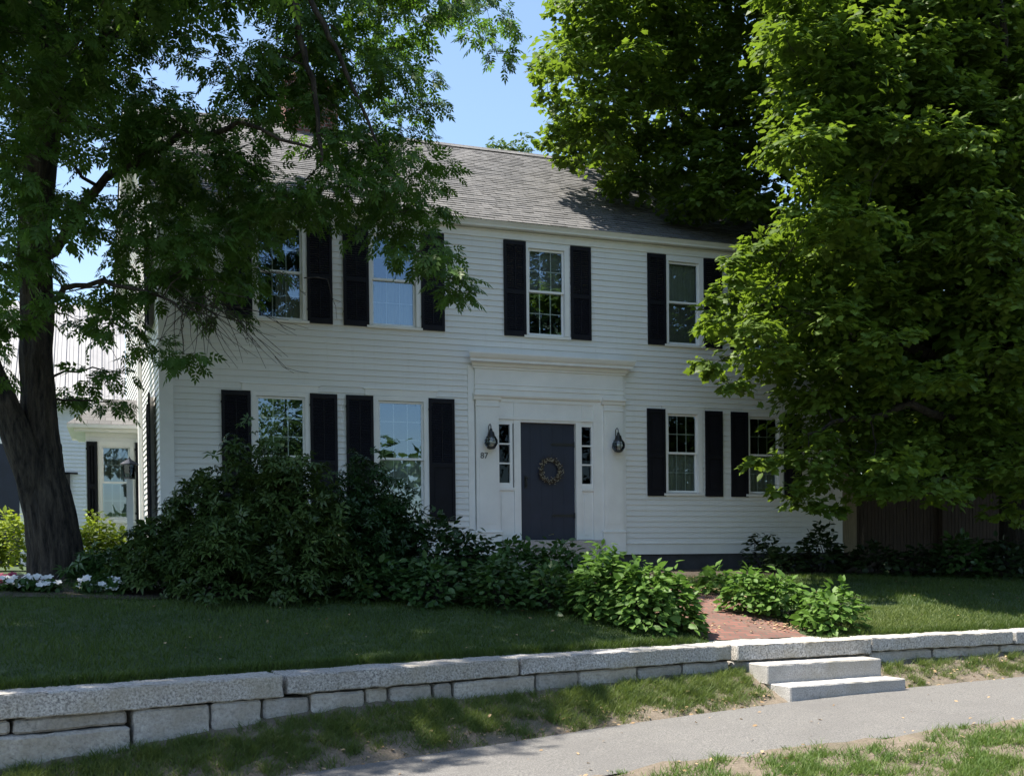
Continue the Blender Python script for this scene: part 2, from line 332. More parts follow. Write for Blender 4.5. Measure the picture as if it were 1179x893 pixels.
strip('front_verge', XS, lambda x: yf(x)-3.3, lambda x: yf(x)+.02, 30, fz, M['verge'], jig=0.012)
strip('road', XS, lambda x: yf(x)-13, lambda x: yf(x)-3.3, 12, lambda x, y: zsw(x)-.02-.5-.12, M['road'])
g = MB().add([(-900, -900, -3.0), (900, -900, -3.0), (900, 900, -3.0), (-900, 900, -3.0)], [(0, 1, 2, 3)]).build('ground', M['ground'], kind='structure')
strip('far_lawn', XS, lambda x: yf(x)-80, lambda x: yf(x)-13, 12, lambda x, y: zsw(x)-.56+0*y, M['ground'])
# brick path from the steps to the door
def path_c(y): return np.interp(y, [-6.95, -5.5, -4, -2.2, -.3], [0.02, 0.15, 0.35, 0.25, 0.03])
ys = np.linspace(-6.64, -.36, 40); pv = []; pf = []
for i, y in enumerate(ys):
    for k in range(9):
        x = path_c(y) - .86 + 1.62*k/8 + (rnd.uniform(-.03, .03) if k in (0, 8) else 0); pv.append((x, y, float(lz(x, y))+.022+rnd.uniform(-.003, .003)))
for i in range(39):
    for k in range(8): pf.append((i*9+k, i*9+k+1, (i+1)*9+k+1, (i+1)*9+k))
MB().add(pv, pf).build('brick_path', M['brick'], smooth=True, kind='structure')
strip('planting_bed', np.linspace(-9.5, -0.75, 60), lambda x: np.interp(x, [-9.5, -7, -4.5, -2, -.75], [-4.3, -4.7, -4.6, -4.6, -5.2]), lambda x: np.full_like(x, -.4), 30, lambda x, y: lz(x, y)+.02, M['mulch'], jig=.006)
strip('side_bed', np.linspace(1.15, 12, 40), lambda x: np.interp(x, [1.15, 4, 12], [-2.2, -1.9, -2.0]), lambda x: np.full_like(x, -.36), 16, lambda x, y: lz(x, y)+.02, M['mulch'], jig=.006)

# ------------------------------------------------------------------ retaining wall
def stone_mesh(name, L, W, H, mat, seed, rough=0.012, bev=0.02, nL=None, edge=0.0, parent=None, loc=(0, 0, 0), rz=0):
    r = random.Random(seed)
    nL = nL or max(3, int(L/.05)); nW = max(3, int(W/.06)); nH = max(2, int(H/.04))
    def grid(n, l): return [0, min(bev, l*.15)] + [min(bev, l*.15)+(l-2*min(bev, l*.15))*i/n for i in range(1, n)] + [l-min(bev, l*.15), l]
    gx, gy, gz = grid(nL, L), grid(nW, W), grid(nH, H)
    ids = {}; vs = []; fs = []
    from mathutils import noise as mn
    off = Vector((seed*3.1, seed*1.7, seed*.9))
    def vid(i, j, k):
        key = (i, j, k)
        if key in ids: return ids[key]
        p = Vector((gx[i]-L/2, gy[j]-W/2, gz[k]-H/2))
        e = (i in (0, len(gx)-1)) + (j in (0, len(gy)-1)) + (k in (0, len(gz)-1))
        c = Vector((p.x*(1 - (e > 1)*bev*.9/L*1.2), p.y*(1 - (e > 1)*bev*.9/W*1.2), p.z*(1 - (e > 1)*bev*.9/H*1.2)))
        n = mn.noise_vector(c*2.2+off)*rough*.7 + mn.noise_vector(c*13+off)*rough*.8
        if edge and k == len(gz)-1 and j == 0: n.z -= abs(mn.noise(Vector((c.x*4, 0, seed))))*edge; n.y += abs(mn.noise(Vector((c.x*5, 3, seed))))*edge
        ids[key] = len(vs); vs.append(c+n); return ids[key]
    def face(fn, na, nb, flip):
        for a in range(na):
            for b in range(nb):
                q = [fn(a, b), fn(a+1, b), fn(a+1, b+1), fn(a, b+1)]; fs.append(tuple(q[::-1] if flip else q))
    nx, ny, nz = len(gx)-1, len(gy)-1, len(gz)-1
    face(lambda a, b: vid(a, b, 0), nx, ny, True); face(lambda a, b: vid(a, b, nz), nx, ny, False)
    face(lambda a, b: vid(a, 0, b), nx, nz, False); face(lambda a, b: vid(a, ny, b), nx, nz, True)
    face(lambda a, b: vid(0, a, b), ny, nz, True); face(lambda a, b: vid(nx, a, b), ny, nz, False)
    o = MB().add(vs, fs).build(name, mat, parent, smooth=True); o.data.set_sharp_from_angle(angle=RAD(32)); o.location = loc; o.rotation_euler = (0, 0, rz); return o
wall = thing('retaining_wall', 'low dry laid granite retaining wall with long capstones holding up the lawn', 'wall')
def wdir(x0, x1):
    return math.atan2(float(yw(x1)-yw(x0)), x1-x0)
caps = [(-11.7, -8.75, .19), (-8.72, -5.86, .19), (-5.83, -3.46, .17), (-3.44, -.72, .165), (1.24, 3.5, .155), (3.53, 6.2, .16), (6.23, 9.2, .16), (9.23, 12.4, .16)]
for i, (a, b, h) in enumerate(caps):
    rz = wdir(a, b); W = .46; c = Vector((0.5*(a+b), float(yw(a)+yw(b))/2, 0)) + Vector((-math.sin(rz), math.cos(rz), 0))*W/2
    stone_mesh('capstone', math.hypot(b-a, float(yw(b)-yw(a)))-.015, W, h, M['granite'], 20+i, .012, .010, edge=.025, parent=wall, loc=(c.x, c.y, -1.05-h/2), rz=rz)
# wide threshold slab at the head of the steps
rz = wdir(-.7, 1.22)
thr = stone_mesh('threshold_slab', 1.9, .72, .175, M['granite'], 77, .012, .012, edge=.10, parent=wall, loc=(.265, -7.335+.33, -1.055-.09), rz=rz)
stone_mesh('stone', 1.9, .4, .34, M['fieldstone'], 78, .012, .02, parent=wall, loc=(.265, -7.07, -1.24-.17), rz=rz)
# stones below the capstones, courses exposed where the verge drops
xs_j = [-11.6, -10.9, -10.2, -9.6, -8.9, -8.4, -7.99]
row1 = [(-11.7, -10.9, 1), (-10.88, -10.1, 2), (-10.08, -9.3, 1), (-9.28, -8.62, 2), (-8.6, -8.0, 1), (-7.985, -7.63, 1), (-7.615, -6.82, 0)]
for i, (a, b) in enumerate([(-11.7, -10.92), (-10.9, -10.1), (-10.08, -9.4), (-9.38, -8.7), (-8.68, -8.0), (-7.98, -7.15)]):
    rz = wdir(a, b); zt = -1.245
    c = Vector(((a+b)/2, float(yw(a)+yw(b))/2+.03, 0)) + Vector((-math.sin(rz), math.cos(rz), 0))*.18
    stone_mesh('stone', math.hypot(b-a, float(yw(b)-yw(a)))-.018, .34, .115, M['fieldstone'], 100+i, .014, .02, parent=wall, loc=(c.x, c.y, zt-.058), rz=rz)
for i, (a, b) in enumerate([(-11.7, -10.6), (-10.58, -9.7), (-9.68, -8.75), (-8.73, -7.13)]):
    rz = wdir(a, b); c = Vector(((a+b)/2, float(yw(a)+yw(b))/2+.01, 0)) + Vector((-math.sin(rz), math.cos(rz), 0))*.18
    stone_mesh('stone', math.hypot(b-a, float(yw(b)-yw(a)))-.018, .36, .27, M['fieldstone'], 120+i, .016, .022, parent=wall, loc=(c.x, c.y, -1.368-.135), rz=rz)
cur = -7.115; i = 0
for b in [-6.49, -6.05, -5.62, -5.1, -4.86, -4.41, -4.2, -3.26, -2.75, -2.0, -1.4, -.74]:
    a = cur; top = -1.243 if a < -5.9 else -1.226 if a < -3.45 else -1.222
    rz = wdir(a, b); hh = .32+rnd.uniform(-.01, .01)
    c = Vector(((a+b)/2, float(yw(a)+yw(b))/2+.02+rnd.uniform(-.01, .02), 0)) + Vector((-math.sin(rz), math.cos(rz), 0))*.18
    stone_mesh('stone', math.hypot(b-a, float(yw(b)-yw(a)))-.016, .34, hh, M['fieldstone'], 140+i, .014, .02, parent=wall, loc=(c.x, c.y, top-rnd.uniform(.004, .016)-hh/2), rz=rz)
    cur = b+.006; i += 1
for i, (a, b) in enumerate([(1.26, 2.2), (2.22, 3.3), (3.32, 4.6), (4.62, 5.9), (5.92, 7.4), (7.42, 9.2), (9.22, 11.5)]):
    rz = wdir(a, b); c = Vector(((a+b)/2, float(yw(a)+yw(b))/2+.03, 0)) + Vector((-math.sin(rz), math.cos(rz), 0))*.18
    stone_mesh('stone', b-a-.016, .34, .26, M['fieldstone'], 170+i, .014, .02, parent=wall, loc=(c.x, c.y, -1.22-.13), rz=rz)
st = thing('stone_steps', 'two grey granite block steps from the sidewalk up to the brick path', 'steps', (.33, -7.75, -1.6), RAD(4.5))
stone_mesh('step', 1.62, .62, .215, M['granite_clean'], 301, .006, .011, edge=.012, parent=st, loc=(-.03, .07+.28, .35-.1075-.005))
stone_mesh('step', 1.62, .72, .2, M['granite_clean'], 302, .006, .011, edge=.012, parent=st, loc=(.0, .05, .145-.1))

# ------------------------------------------------------------------ house
H = thing('house', 'large white two storey clapboard house with black shutters and a shingled gable roof', 'house')
XL, XR, YB = -6.58, 6.21, 8.4
EX = 0.1016
SKEW = .055   # the old house is not quite square: its gable end opens outward to the rear
HOLES = []   # facade openings x0,x1,z0,z1
def rows_x(mb, x0, x1, y, z0, z1, holes=(), sgn=-1):
    """clapboards facing -y (sgn -1) on plane y between x0,x1"""
    z = z0
    while z < z1-1e-4:
        zt = min(z+EX, z1)
        segs = [(x0, x1)]
        for hx0, hx1, hz0, hz1 in holes:
            if hz0 < zt-.02 and hz1 > z+.02:
                ns = []
                for a, b in segs:
                    if hx1 <= a or hx0 >= b: ns.append((a, b))
                    else:
                        if hx0 > a: ns.append((a, hx0))
                        if hx1 < b: ns.append((hx1, b))
                segs = ns
        for a, b in segs:
            if b-a < .02: continue
            # butt joints between boards
            cuts = [a]; 
            while b-cuts[-1] > 4.2: cuts.append(cuts[-1]+rnd.uniform(1.6, 3.8))
            cuts.append(b)
            for c0, c1 in zip(cuts[:-1], cuts[1:]):
                dy = rnd.uniform(-.0015, .0015)
                mb.add([(c0, y+sgn*(.026+dy), z), (c1, y+sgn*(.026+dy), z), (c1, y+sgn*.006, zt+.006), (c0, y+sgn*.006, zt+.006), (c0, y, z), (c1, y, z)], [(0, 1, 2, 3), (4, 5, 1, 0)])
        z = zt
def rows_y(mb, x, y0, y1f, z0, z1, holes=()):
    """clapboards facing -x on plane x; y1f(z) gives (ya,yb)"""
    z = z0
    while z < z1-1e-4:
        zt = min(z+EX, z1); a, b = y1f(z); a2, b2 = y1f(zt)
        segs = [(a, b, a2, b2)]
        for h0, h1, hz0, hz1 in holes:
            if hz0 < zt-.02 and hz1 > z+.02:
                ns = []
                for s in segs:
                    if h1 <= s[0] or h0 >= s[1]: ns.append(s)
                    else: ns += [(s[0], h0, s[2], h0), (h1, s[1], h1, s[3])]
                segs = ns
        for s in segs:
            K = SKEW; mb.add([(x-.026-K*s[0], s[0], z), (x-.026-K*s[1], s[1], z), (x-.006-K*s[3], s[3], zt+.006), (x-.006-K*s[2], s[2], zt+.006), (x-K*s[0], s[0], z), (x-K*s[1], s[1], z)], [(0, 3, 2, 1), (4, 0, 1, 5)])
        z = zt
# window list: glass x0,x1,z0,z1, meeting z, shutters (xa,xb),(xc,xd), shutter z0,z1, rows
UP_Z = (3.955, 5.40, 4.69); UP_S = (3.87, 5.54)
WIN = [
 ('u', -5.03, -4.365, *UP_Z, (-5.56, -5.145), (-4.255, -3.84), *UP_S),
 ('u', -3.13, -2.44, *UP_Z, (-3.655, -3.225), (-2.32, -1.90), *UP_S),
 ('u', -.315, .303, *UP_Z, (-.82, -.40), (.45, .845), *UP_S),
 ('u', 2.46, 3.035, *UP_Z, (1.985, 2.36), (3.16, 3.54), *UP_S),
 ('u', 4.17, 4.75, *UP_Z, (3.72, 4.10), (4.87, 5.25), *UP_S),
 ('l', -5.065, -4.35, .74, 2.605, 1.665, (-5.655, -5.195), (-4.235, -3.785), .605, 2.71),
 ('l', -3.05, -2.33, .74, 2.605, 1.665, (-3.635, -3.175), (-2.21, -1.745), .605, 2.71),
 ('r', 2.42, 2.985, 1.19, 2.575, 1.885, (1.95, 2.325), (3.165, 3.535), 1.08, 2.69),
 ('r', 4.17, 4.75, 1.19, 2.575, 1.885, (3.72, 4.095), (4.895, 5.285), 1.08, 2.69)]
for wn in WIN: HOLES.append((wn[1]-.03, wn[2]+.03, wn[3]-.03, wn[4]+.03))
HOLES.append((-1.36, 1.42, 0, 2.75))
body = MB()
rows_x(body, XL+.19, XR-.16, 0, 0.205, 5.60, [(h[0]-.0, h[1], h[2], h[3]) for h in HOLES] + [(-1.38, 1.44, 0, 3.3)])
OV, RZ0, RS = .24, 5.80, 2.94/4.44     # roof plane: z = RZ0 + RS*(y+OV)
def gab(z):
    if z <= RZ0: return (0.02, YB)
    d = (z-RZ0)/RS; return (max(.02, d-OV+.02), min(YB, YB+OV-d-.02))
GH = [(1.1, 2.0, .74, 2.6), (1.1, 2.0, 3.95, 5.4)]
rows_y(body, XL, 0, gab, .205, 8.55, GH)
# plain sheathing on the sides the photograph does not show
body.add([(XR, .02, 0), (XR, YB, 0), (XR, YB, 5.7), (XR, YB/2, 8.6), (XR, .02, 5.7)], [(0, 1, 2, 3, 4)])
body.add([(XL-SKEW*YB, YB, 0), (XR, YB, 0), (XR, YB, 5.7), (XL-SKEW*YB, YB, 5.7)], [(1, 0, 3, 2)])
body.build('wall', M['siding'], H)
inn = MB()
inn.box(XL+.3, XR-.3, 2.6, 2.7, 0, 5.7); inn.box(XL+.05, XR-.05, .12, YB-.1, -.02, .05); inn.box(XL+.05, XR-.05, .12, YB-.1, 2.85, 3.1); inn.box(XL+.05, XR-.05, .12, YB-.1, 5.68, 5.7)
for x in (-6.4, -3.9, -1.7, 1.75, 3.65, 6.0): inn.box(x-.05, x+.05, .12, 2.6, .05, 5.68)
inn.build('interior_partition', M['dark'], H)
fo = MB(); fo.box(XL+.03, XR-.03, .03, .3, -.9, 0.012); fo.box(XL+.03, XL+.3, .3, YB, -.9, .012); fo.box(XR-.3, XR-.03, .3, YB, -.9, .012); fo.build('foundation', M['found'], H)
# skirt, frieze, corner boards
for x0, x1 in ((XL+.19, -1.52), (1.46, XR-.16)):
    tr = MB(); tr.box(x0, x1, -.024, .02, .005, .2); tr.prism_x([(-.045, .195), (-.045, .207), (.0, .225), (.0, .195)], x0, x1); tr.build('skirt_board', M['trim'], H)
for x0, x1 in ((XL-.025, XL+.19), (XR-.16, XR+.025)):
    cb = MB(); cb.box(x0, x1, -.032, .0, .0, 5.5); cb.box(x0-.015, x1+.012, -.045, .0, 0, .2); cb.box(x0-.012, x1+.01, -.045, 0, 5.36, 5.5)
    if x0 < 0: cb.box(x0, x0+.024, .0, .17, 0, 5.5)
    cb.build('corner_board', M['trim'], H)
fr = MB(); fr.box(XL-.02, XR+.02, -.04, .02, 5.56, 5.70); fr.prism_x([(-.04, 5.66), (-.07, 5.675), (-.07, 5.69), (-.04, 5.70)], XL-.03, XR+.03); fr.build('frieze_board', M['trim'], H)
ea = MB(); prof = [(.02, 5.703), (-.16, 5.703), (-.17, 5.695), (-.20, 5.70), (-.21, 5.73), (-.265, 5.785), (-.265, 5.80), (.02, 5.80)]
ea.prism_x(prof, XL-.24, XR+.24); ea.build('eave', M['trim'], H)
# raking trim on the gable end
rk = MB()
for (ya, yb_) in ((-OV, YB/2), (YB+OV, YB/2)):
    za, zb = RZ0-.02, RZ0-.02+RS*(YB/2+OV)
    for x0, x1, dz in ((XL-.24, XL-.21, .2), (XL-.21, XL-.02, .03)):
        ka, kb = SKEW*max(0, ya), SKEW*yb_
        rk.add([(x0-ka, ya, za-dz), (x0-kb, yb_, zb-dz), (x0-kb, yb_, zb-.002), (x0-ka, ya, za-.002), (x1-ka, ya, za-dz), (x1-kb, yb_, zb-dz), (x1-kb, yb_, zb-.002), (x1-ka, ya, za-.002)], [(0, 1, 2, 3), (4, 7, 6, 5), (0, 4, 5, 1), (3, 2, 6, 7), (0, 3, 7, 4), (1, 5, 6, 2)])
rk.build('rake_trim', M['trim'], H)
# roof in real courses
rf = MB(); LS = math.hypot(4.47, 2.96); un = Vector((0, 4.44, 2.94)).normalized(); nn = Vector((0, -2.94, 4.44)).normalized()
ncs = 40; ce = LS*1.006/ncs
for side in (0, 1):
    for i in range(ncs):
        p0 = Vector((0, -OV-.03, RZ0-.015)) + un*(i*ce); p1 = p0 + un*(ce*1.06)
        x = XL-.27-SKEW*max(0, p0.y if side == 0 else YB-p0.y)
        xend = XR+.27
        while x < xend:
            wd = rnd.choice((.15, .17, .19, .30)); x2 = min(xend, x+wd); th = rnd.choice((.009, .010, .015, .016))
            if side == 1: x2 = xend; th = .02
            a = p0+nn*th; b = p1+nn*.002; c = p0
            if side == 0: q = [(x, a.y, a.z), (x2, a.y, a.z), (x2, b.y, b.z), (x, b.y, b.z), (x, c.y, c.z), (x2, c.y, c.z)]; fs = [(0, 1, 2, 3), (4, 5, 1, 0)]
            else: q = [(x, YB-a.y, a.z), (x2, YB-a.y, a.z), (x2, YB-b.y, b.z), (x, YB-b.y, b.z), (x, YB-c.y, c.z), (x2, YB-c.y, c.z)]; fs = [(3, 2, 1, 0), (0, 1, 5, 4)]
            rf.add(q, fs); x = x2
zr = RZ0+RS*(YB/2+OV)+.02
rf.prism_x([(YB/2-.16, zr-.085), (YB/2, zr+.03), (YB/2+.16, zr-.085), (YB/2, zr-.03)], XL-.27, XR+.27)
roof = rf.build('roof', M['shingle'], H)
dk = MB(); 
for s in (0, 1):
    y0, y1 = ((-OV+.02, YB/2) if s == 0 else (YB+OV-.02, YB/2))
    dk.add([(XL-.22, y0, RZ0-.03), (XR+.22, y0, RZ0-.03), (XR+.22, y1, RZ0+RS*(YB/2+OV)-.04), (XL-.22, y1, RZ0+RS*(YB/2+OV)-.04)], [(0, 1, 2, 3)])
dk.build('roof_deck', M['dark'], H)
ch = MB(); ch.box(-4.02, -2.98, 3.75, 4.75, 7.9, 9.55); ch.box(-4.07, -2.93, 3.70, 4.80, 9.3, 9.42); ch.build('chimney', M['chimney'], roof)
for x in (-3.75, -3.25): MB().lathe([(.13, 0), (.15, .05), (.15, .2), (.12, .26), (.10, .26), (.10, 0)], (x, 4.25, 9.55), 14).build('chimney_pot', M['copper'], roof)
# ----- windows
def curtain(parent, x0, x1, z0, z1, y, mat, amp=.02, gap=None):
    mb = MB(); n = 36; vs = []
    for k in range(n+1):
        x = x0+(x1-x0)*k/n; yy = y+amp*math.sin(k*1.7)+amp*.5*math.sin(k*.63+x0)
        vs += [(x, yy, z0), (x, yy, z1)]
    fs = [(2*k, 2*k+2, 2*k+3, 2*k+1) for k in range(n) if not (gap and gap[0] < x0+(x1-x0)*(k+.5)/n < gap[1])]
    mb.add(vs, fs); return mb.build('curtain', mat, parent, smooth=True)
def sash_mb(x0, x1, z0, z1, y, cols, rws, st=.036, mu=.009, mud=.012):
    mb = MB()
    mb.box(x0-st, x0, y-.018, y+.018, z0-st, z1+st); mb.box(x1, x1+st, y-.018, y+.018, z0-st, z1+st)
    mb.box(x0, x1, y-.018, y+.018, z0-st, z0); mb.box(x0, x1, y-.018, y+.018, z1, z1+st)
    for c in range(1, cols): xx = x0+(x1-x0)*c/cols; mb.box(xx-mu, xx+mu, y+.004, y+.004+mud, z0, z1)
    for r_ in range(1, rws): zz = z0+(z1-z0)*r_/rws; mb.box(x0, x1, y+.006, y+.002+mud, zz-mu, zz+mu)
    return mb
def window(parent, x0, x1, z0, z1, zm, kind, idx):
    cas = MB(); cw = .085
    # casing: side boards, head, sill, proud of the boards
    cas.box(x0-.036-cw, x0-.036, -.035, .09, z0-.04, z1+.04); cas.box(x1+.036, x1+.036+cw, -.035, .09, z0-.04, z1+.04)
    cas.box(x0-.036-cw, x1+.036+cw, -.036, .09, z1+.04, z1+.04+.075)
    cas.prism_x([(-.065, z0-.10), (-.07, z0-.06), (.09, z0-.036), (.09, z0-.10)], x0-.036-cw-.015, x1+.036+cw+.015)
    if kind == 'l':
        cas.box(x0-.26, x1+.26, -.033, .0, z1+.118, z1+.225); cas.prism_x([(.0, z1+.225), (-.05, z1+.225), (-.05, z1+.237), (.0, z1+.25)], x0-.29, x1+.29)
    if kind == 'r':
        cas.box(x0-.16, x1+.16, -.033, .0, z1+.118, z1+.17); cas.prism_x([(.0, z1+.17), (-.045, z1+.17), (-.045, z1+.18), (.0, z1+.19)], x0-.18, x1+.18)
    wo = cas.build('window', M['trim'], parent)
    rows = 3 if kind == 'l' else 2
    mu = .004 if idx in (1, 6) else .0085
    hid = (idx in (3, 4))
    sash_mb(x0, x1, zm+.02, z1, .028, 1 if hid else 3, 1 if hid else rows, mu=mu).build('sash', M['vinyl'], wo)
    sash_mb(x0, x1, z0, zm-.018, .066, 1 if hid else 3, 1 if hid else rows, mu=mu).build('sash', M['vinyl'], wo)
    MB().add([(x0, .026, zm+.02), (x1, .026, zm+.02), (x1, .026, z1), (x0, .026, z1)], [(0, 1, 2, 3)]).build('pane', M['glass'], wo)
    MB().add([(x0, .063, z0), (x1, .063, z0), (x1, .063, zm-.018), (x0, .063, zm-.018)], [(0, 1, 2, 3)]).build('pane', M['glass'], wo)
    if idx == 0: curtain(wo, x0+.28, x1+.02, z0-.02, zm, .13, M['curtain'])
    if idx == 1: curtain(wo, x0-.02, x1+.02, z0-.02, zm, .13, M['curtain'])
    if idx == 2: curtain(wo, x0-.02, x1+.02, zm+.04, z1+.02, .12, M['shade'], .0)
    if idx == 3: curtain(wo, x0-.02, x1+.02, zm, z1+.02, .12, M['curtain'], .008); curtain(wo, x0-.02, x1+.02, z0-.02, zm, .14, M['shade'], .004)
    if idx in (4,): curtain(wo, x0-.02, x1+.02, z0-.02, z1, .13, M['shade'], .004)
    if idx in (5, 6): curtain(wo, x0-.02, x1+.02, z0-.02, zm, .14, M['curtain'], .012)
    if idx in (7, 8): curtain(wo, x0-.02, x1+.02, z0-.02, zm, .14, M['curtain'], .012)
    return wo
for i, wn in enumerate(WIN): window(H, wn[1], wn[2], wn[3], wn[4], wn[5], wn[0], i)
# ----- shutters (built at the origin then copied)
def shutter_proto(W, Hh, louvred):
    mb = MB(); s = .05
    mb.box(0, s, -.03, 0, 0, Hh); mb.box(W-s, W, -.03, 0, 0, Hh)
    for z0, z1 in ((0, .085), (Hh*.44, Hh*.44+.07), (Hh-.075, Hh)): mb.box(s, W-s, -.029, -.001, z0, z1)
    for z0, z1, lv in ((.085, Hh*.44, louvred[0]), (Hh*.44+.07, Hh-.075, louvred[1])):
        if lv:
            n = int((z1-z0)/.036)
            for k in range(n):
                z = z0+(z1-z0)*k/n; mb.add([(s, -.026, z), (W-s, -.026, z), (W-s, -.006, z+.034), (s, -.006, z+.034), (s, -.020, z-.004), (W-s, -.020, z-.004)], [(0, 1, 2, 3), (4, 5, 1, 0)])
            mb.box(W/2-.008, W/2+.008, -.036, -.027, z0+.03, z1-.03)
        else:
            mb.box(s, W-s, -.012, -.003, z0, z1); mb.box(s+.045, W-s-.045, -.022, -.004, z0+.05, z1-.05)
    # hinge pintles
    for z in (Hh*.12, Hh*.9): mb.box(-.012, .02, -.04, -.031, z, z+.035)
    return mb
protos = {}
for wn in WIN:
    for (a, b) in (wn[6], wn[7]):
        key = (wn[0], round(b-a, 2))
        if key not in protos:
            lv = {'u': (1, 1), 'l': (0, 1), 'r': (0, 0)}[wn[0]]
            o = shutter_proto(b-a, wn[9]-wn[8], lv).build('shutter', M['shutter'], H); protos[key] = o
        else:
            o = protos[key].copy(); COL.objects.link(o); o.parent = H
        o.location = (a, -.030, wn[8]); o.rotation_euler = (0, 0, RAD(rnd.uniform(-.6, .6)))
# ----- gable end windows + shutters (facing -x)
XG = XL-SKEW*1.55-.02
for z0, z1, zm in ((.74, 2.6, 1.66), (3.95, 5.4, 4.69)):
    for y0, y1 in ((1.2, 1.9),):
        cas = MB()
        for a, b in ((y0-.12, y0-.036), (y1+.036, y1+.12)): cas.box(XG-.035, XG+.09, a, b, z0-.04, z1+.04)
        cas.box(XG-.036, XG+.09, y0-.12, y1+.12, z1+.04, z1+.12); cas.box(XG-.065, XG+.09, y0-.13, y1+.13, z0-.1, z0-.04)
        wo = cas.build('window', M['trim'], H)
        sm = MB()
        for a, b in ((z0, zm-.02), (zm+.02, z1)):
            sm.box(XG+.02, XG+.05, y0-.036, y0, a-.03, b+.03); sm.box(XG+.02, XG+.05, y1, y1+.036, a-.03, b+.03); sm.box(XG+.02, XG+.05, y0, y1, a-.03, a); sm.box(XG+.02, XG+.05, y0, y1, b, b+.03)
        sm.build('sash', M['vinyl'], wo)
        MB().add([(XG+.03, y0, z0), (XG+.03, y1, z0), (XG+.03, y1, z1), (XG+.03, y0, z1)], [(0, 3, 2, 1)]).build('pane', M['glass'], wo)
        for a in (y0-.56, y1+.14):
            o = protos[('l', .46) if z0 < 2 else ('u', .42)].copy() if (('l', .46) in protos and ('u', .42) in protos) else list(protos.values())[0].copy()
            COL.objects.link(o); o.parent = H; o.location = (XG-.04, a+.44, z0-.12); o.rotation_euler = (0, 0, -math.pi/2)
dp = MB(); dp.tube([(XG-.16, 3.1, -.2), (XG-.16, 3.1, 5.2), (XG-.28, 3.1, 5.4)], .045, 8); dp.build('downspout', M['trim'], H)

# ----- entrance surround
ds = MB()
ds.box(-1.50, -1.385, -.035, .0, 0.03, 3.31); ds.box(1.445, 1.515, -.035, .0, .21, 3.31)          # outer boards
for x0, x1 in ((-1.372, -.955), (1.057, 1.437)):
    ds.box(x0, x1, -.085, .10, .44, 2.72)                                                        # pilaster shaft
    ds.box(x0+.05, x1-.05, -.092, -.0855, .56, 2.52)
    ds.box(x0-.03, x1+.03, -.11, .10, .015, .40); ds.prism_x([(-.11, .40), (-.125, .405), (-.125, .425), (-.09, .445), (.1, .445), (.1, .40)], x0-.04, x1+.04)
    ds.prism_x([(-.088, 2.60), (-.10, 2.605), (-.10, 2.63), (-.088, 2.635)], x0-.012, x1+.012)
    ds.prism_x([(-.088, 2.715), (-.105, 2.72), (-.12, 2.77), (-.145, 2.79), (-.145, 2.83), (.1, 2.83), (.1, 2.715)], x0-.045, x1+.045)
ds.box(-.955+.0, 1.057, -.05, .10, 2.70, 2.83); ds.prism_x([(-.051, 2.76), (-.085, 2.775), (-.10, 2.80), (-.10, 2.829), (-.051, 2.829)], -.91, 1.01)
ds.box(-1.385, 1.45, -.075, .05, 2.832, 3.30)                                                    # frieze
ds.prism_x([(-.076, 2.90), (-.092, 2.905), (-.092, 2.93), (-.076, 2.935)], -1.40, 1.465); ds.prism_x([(-.076, 2.985), (-.088, 2.99), (-.088, 3.0), (-.076, 3.005)], -1.395, 1.46)
ds.prism_x([(-.076, 3.255), (-.10, 3.26), (-.10, 3.285), (-.13, 3.30), (-.15, 3.345), (-.24, 3.36), (-.24, 3.40), (-.27, 3.43), (-.30, 3.485), (-.30, 3.505), (0, 3.54), (0, 3.255)], -1.37, 1.435, cap0=-.6, cap1=-.6)
ds.build('door_surround', M['trim'], H)
en = MB()
Yr = -.02
en.box(-.66, -.535, Yr-.02, .08, .28, 2.45); en.box(.525, .635, Yr-.02, .08, .28, 2.45)           # mullion posts
en.box(-.955, 1.057, Yr-.012, .08, 2.452, 2.70); en.box(-.535, .525, Yr-.015, .08, 2.36, 2.452)
for x in (-.955, -.66, .635): en.box(x-.0, x+.10, Yr-.024, Yr-.0125, 2.455, 2.698)
en.box(-.955, 1.057, Yr-.034, Yr-.0125, 2.40, 2.452)
for x0, x1 in ((-.955, -.66), (.635, .86)):
    en.box(x0, x1, Yr, .06, .28, 1.15); en.box(x0+.05, x1-.05, Yr-.012, Yr-.0005, .36, 1.07); en.box(x0, x1, Yr-.03, .06, 1.152, 1.20); en.box(x0, x1, Yr-.004, .06, 2.33, 2.40)
en.box(.86, 1.057, Yr-.03, .08, .2, 2.70)
en.build('entry_frame', M['trim'], H)
for x0, x1 in ((-.94, -.735), (.64, .83)):
    mb = MB(); z0, z1 = 1.285, 2.31; mb.box(x0-.014, x0, Yr-.01, .04, z0-.085, z1+.02); mb.box(x1, x1+.05, Yr-.01, .04, z0-.085, z1+.02); mb.box(x0, x1, Yr-.01, .04, z0-.085, z0); mb.box(x0, x1, Yr-.01, .04, z1, z1+.02)
    for k in (1, 2): zz = z0+(z1-z0)*k/3; mb.box(x0, x1, Yr-.008, .035, zz-.013, zz+.013)
    sd = mb.build('sidelight', M['vinyl'], H)
    MB().add([(x0, .02, z0), (x1, .02, z0), (x1, .02, z1), (x0, .02, z1)], [(0, 1, 2, 3)]).build('pane', M['glass_dark'], sd)
dr = MB(); dr.box(-.533, .523, .045, .10, .285, 2.358)
for k in range(1, 5): x = -.533+1.056*k/5; dr.box(x-.004, x+.004, .0415, .0445, .30, 2.34)
door = dr.build('door', M['door'], H)
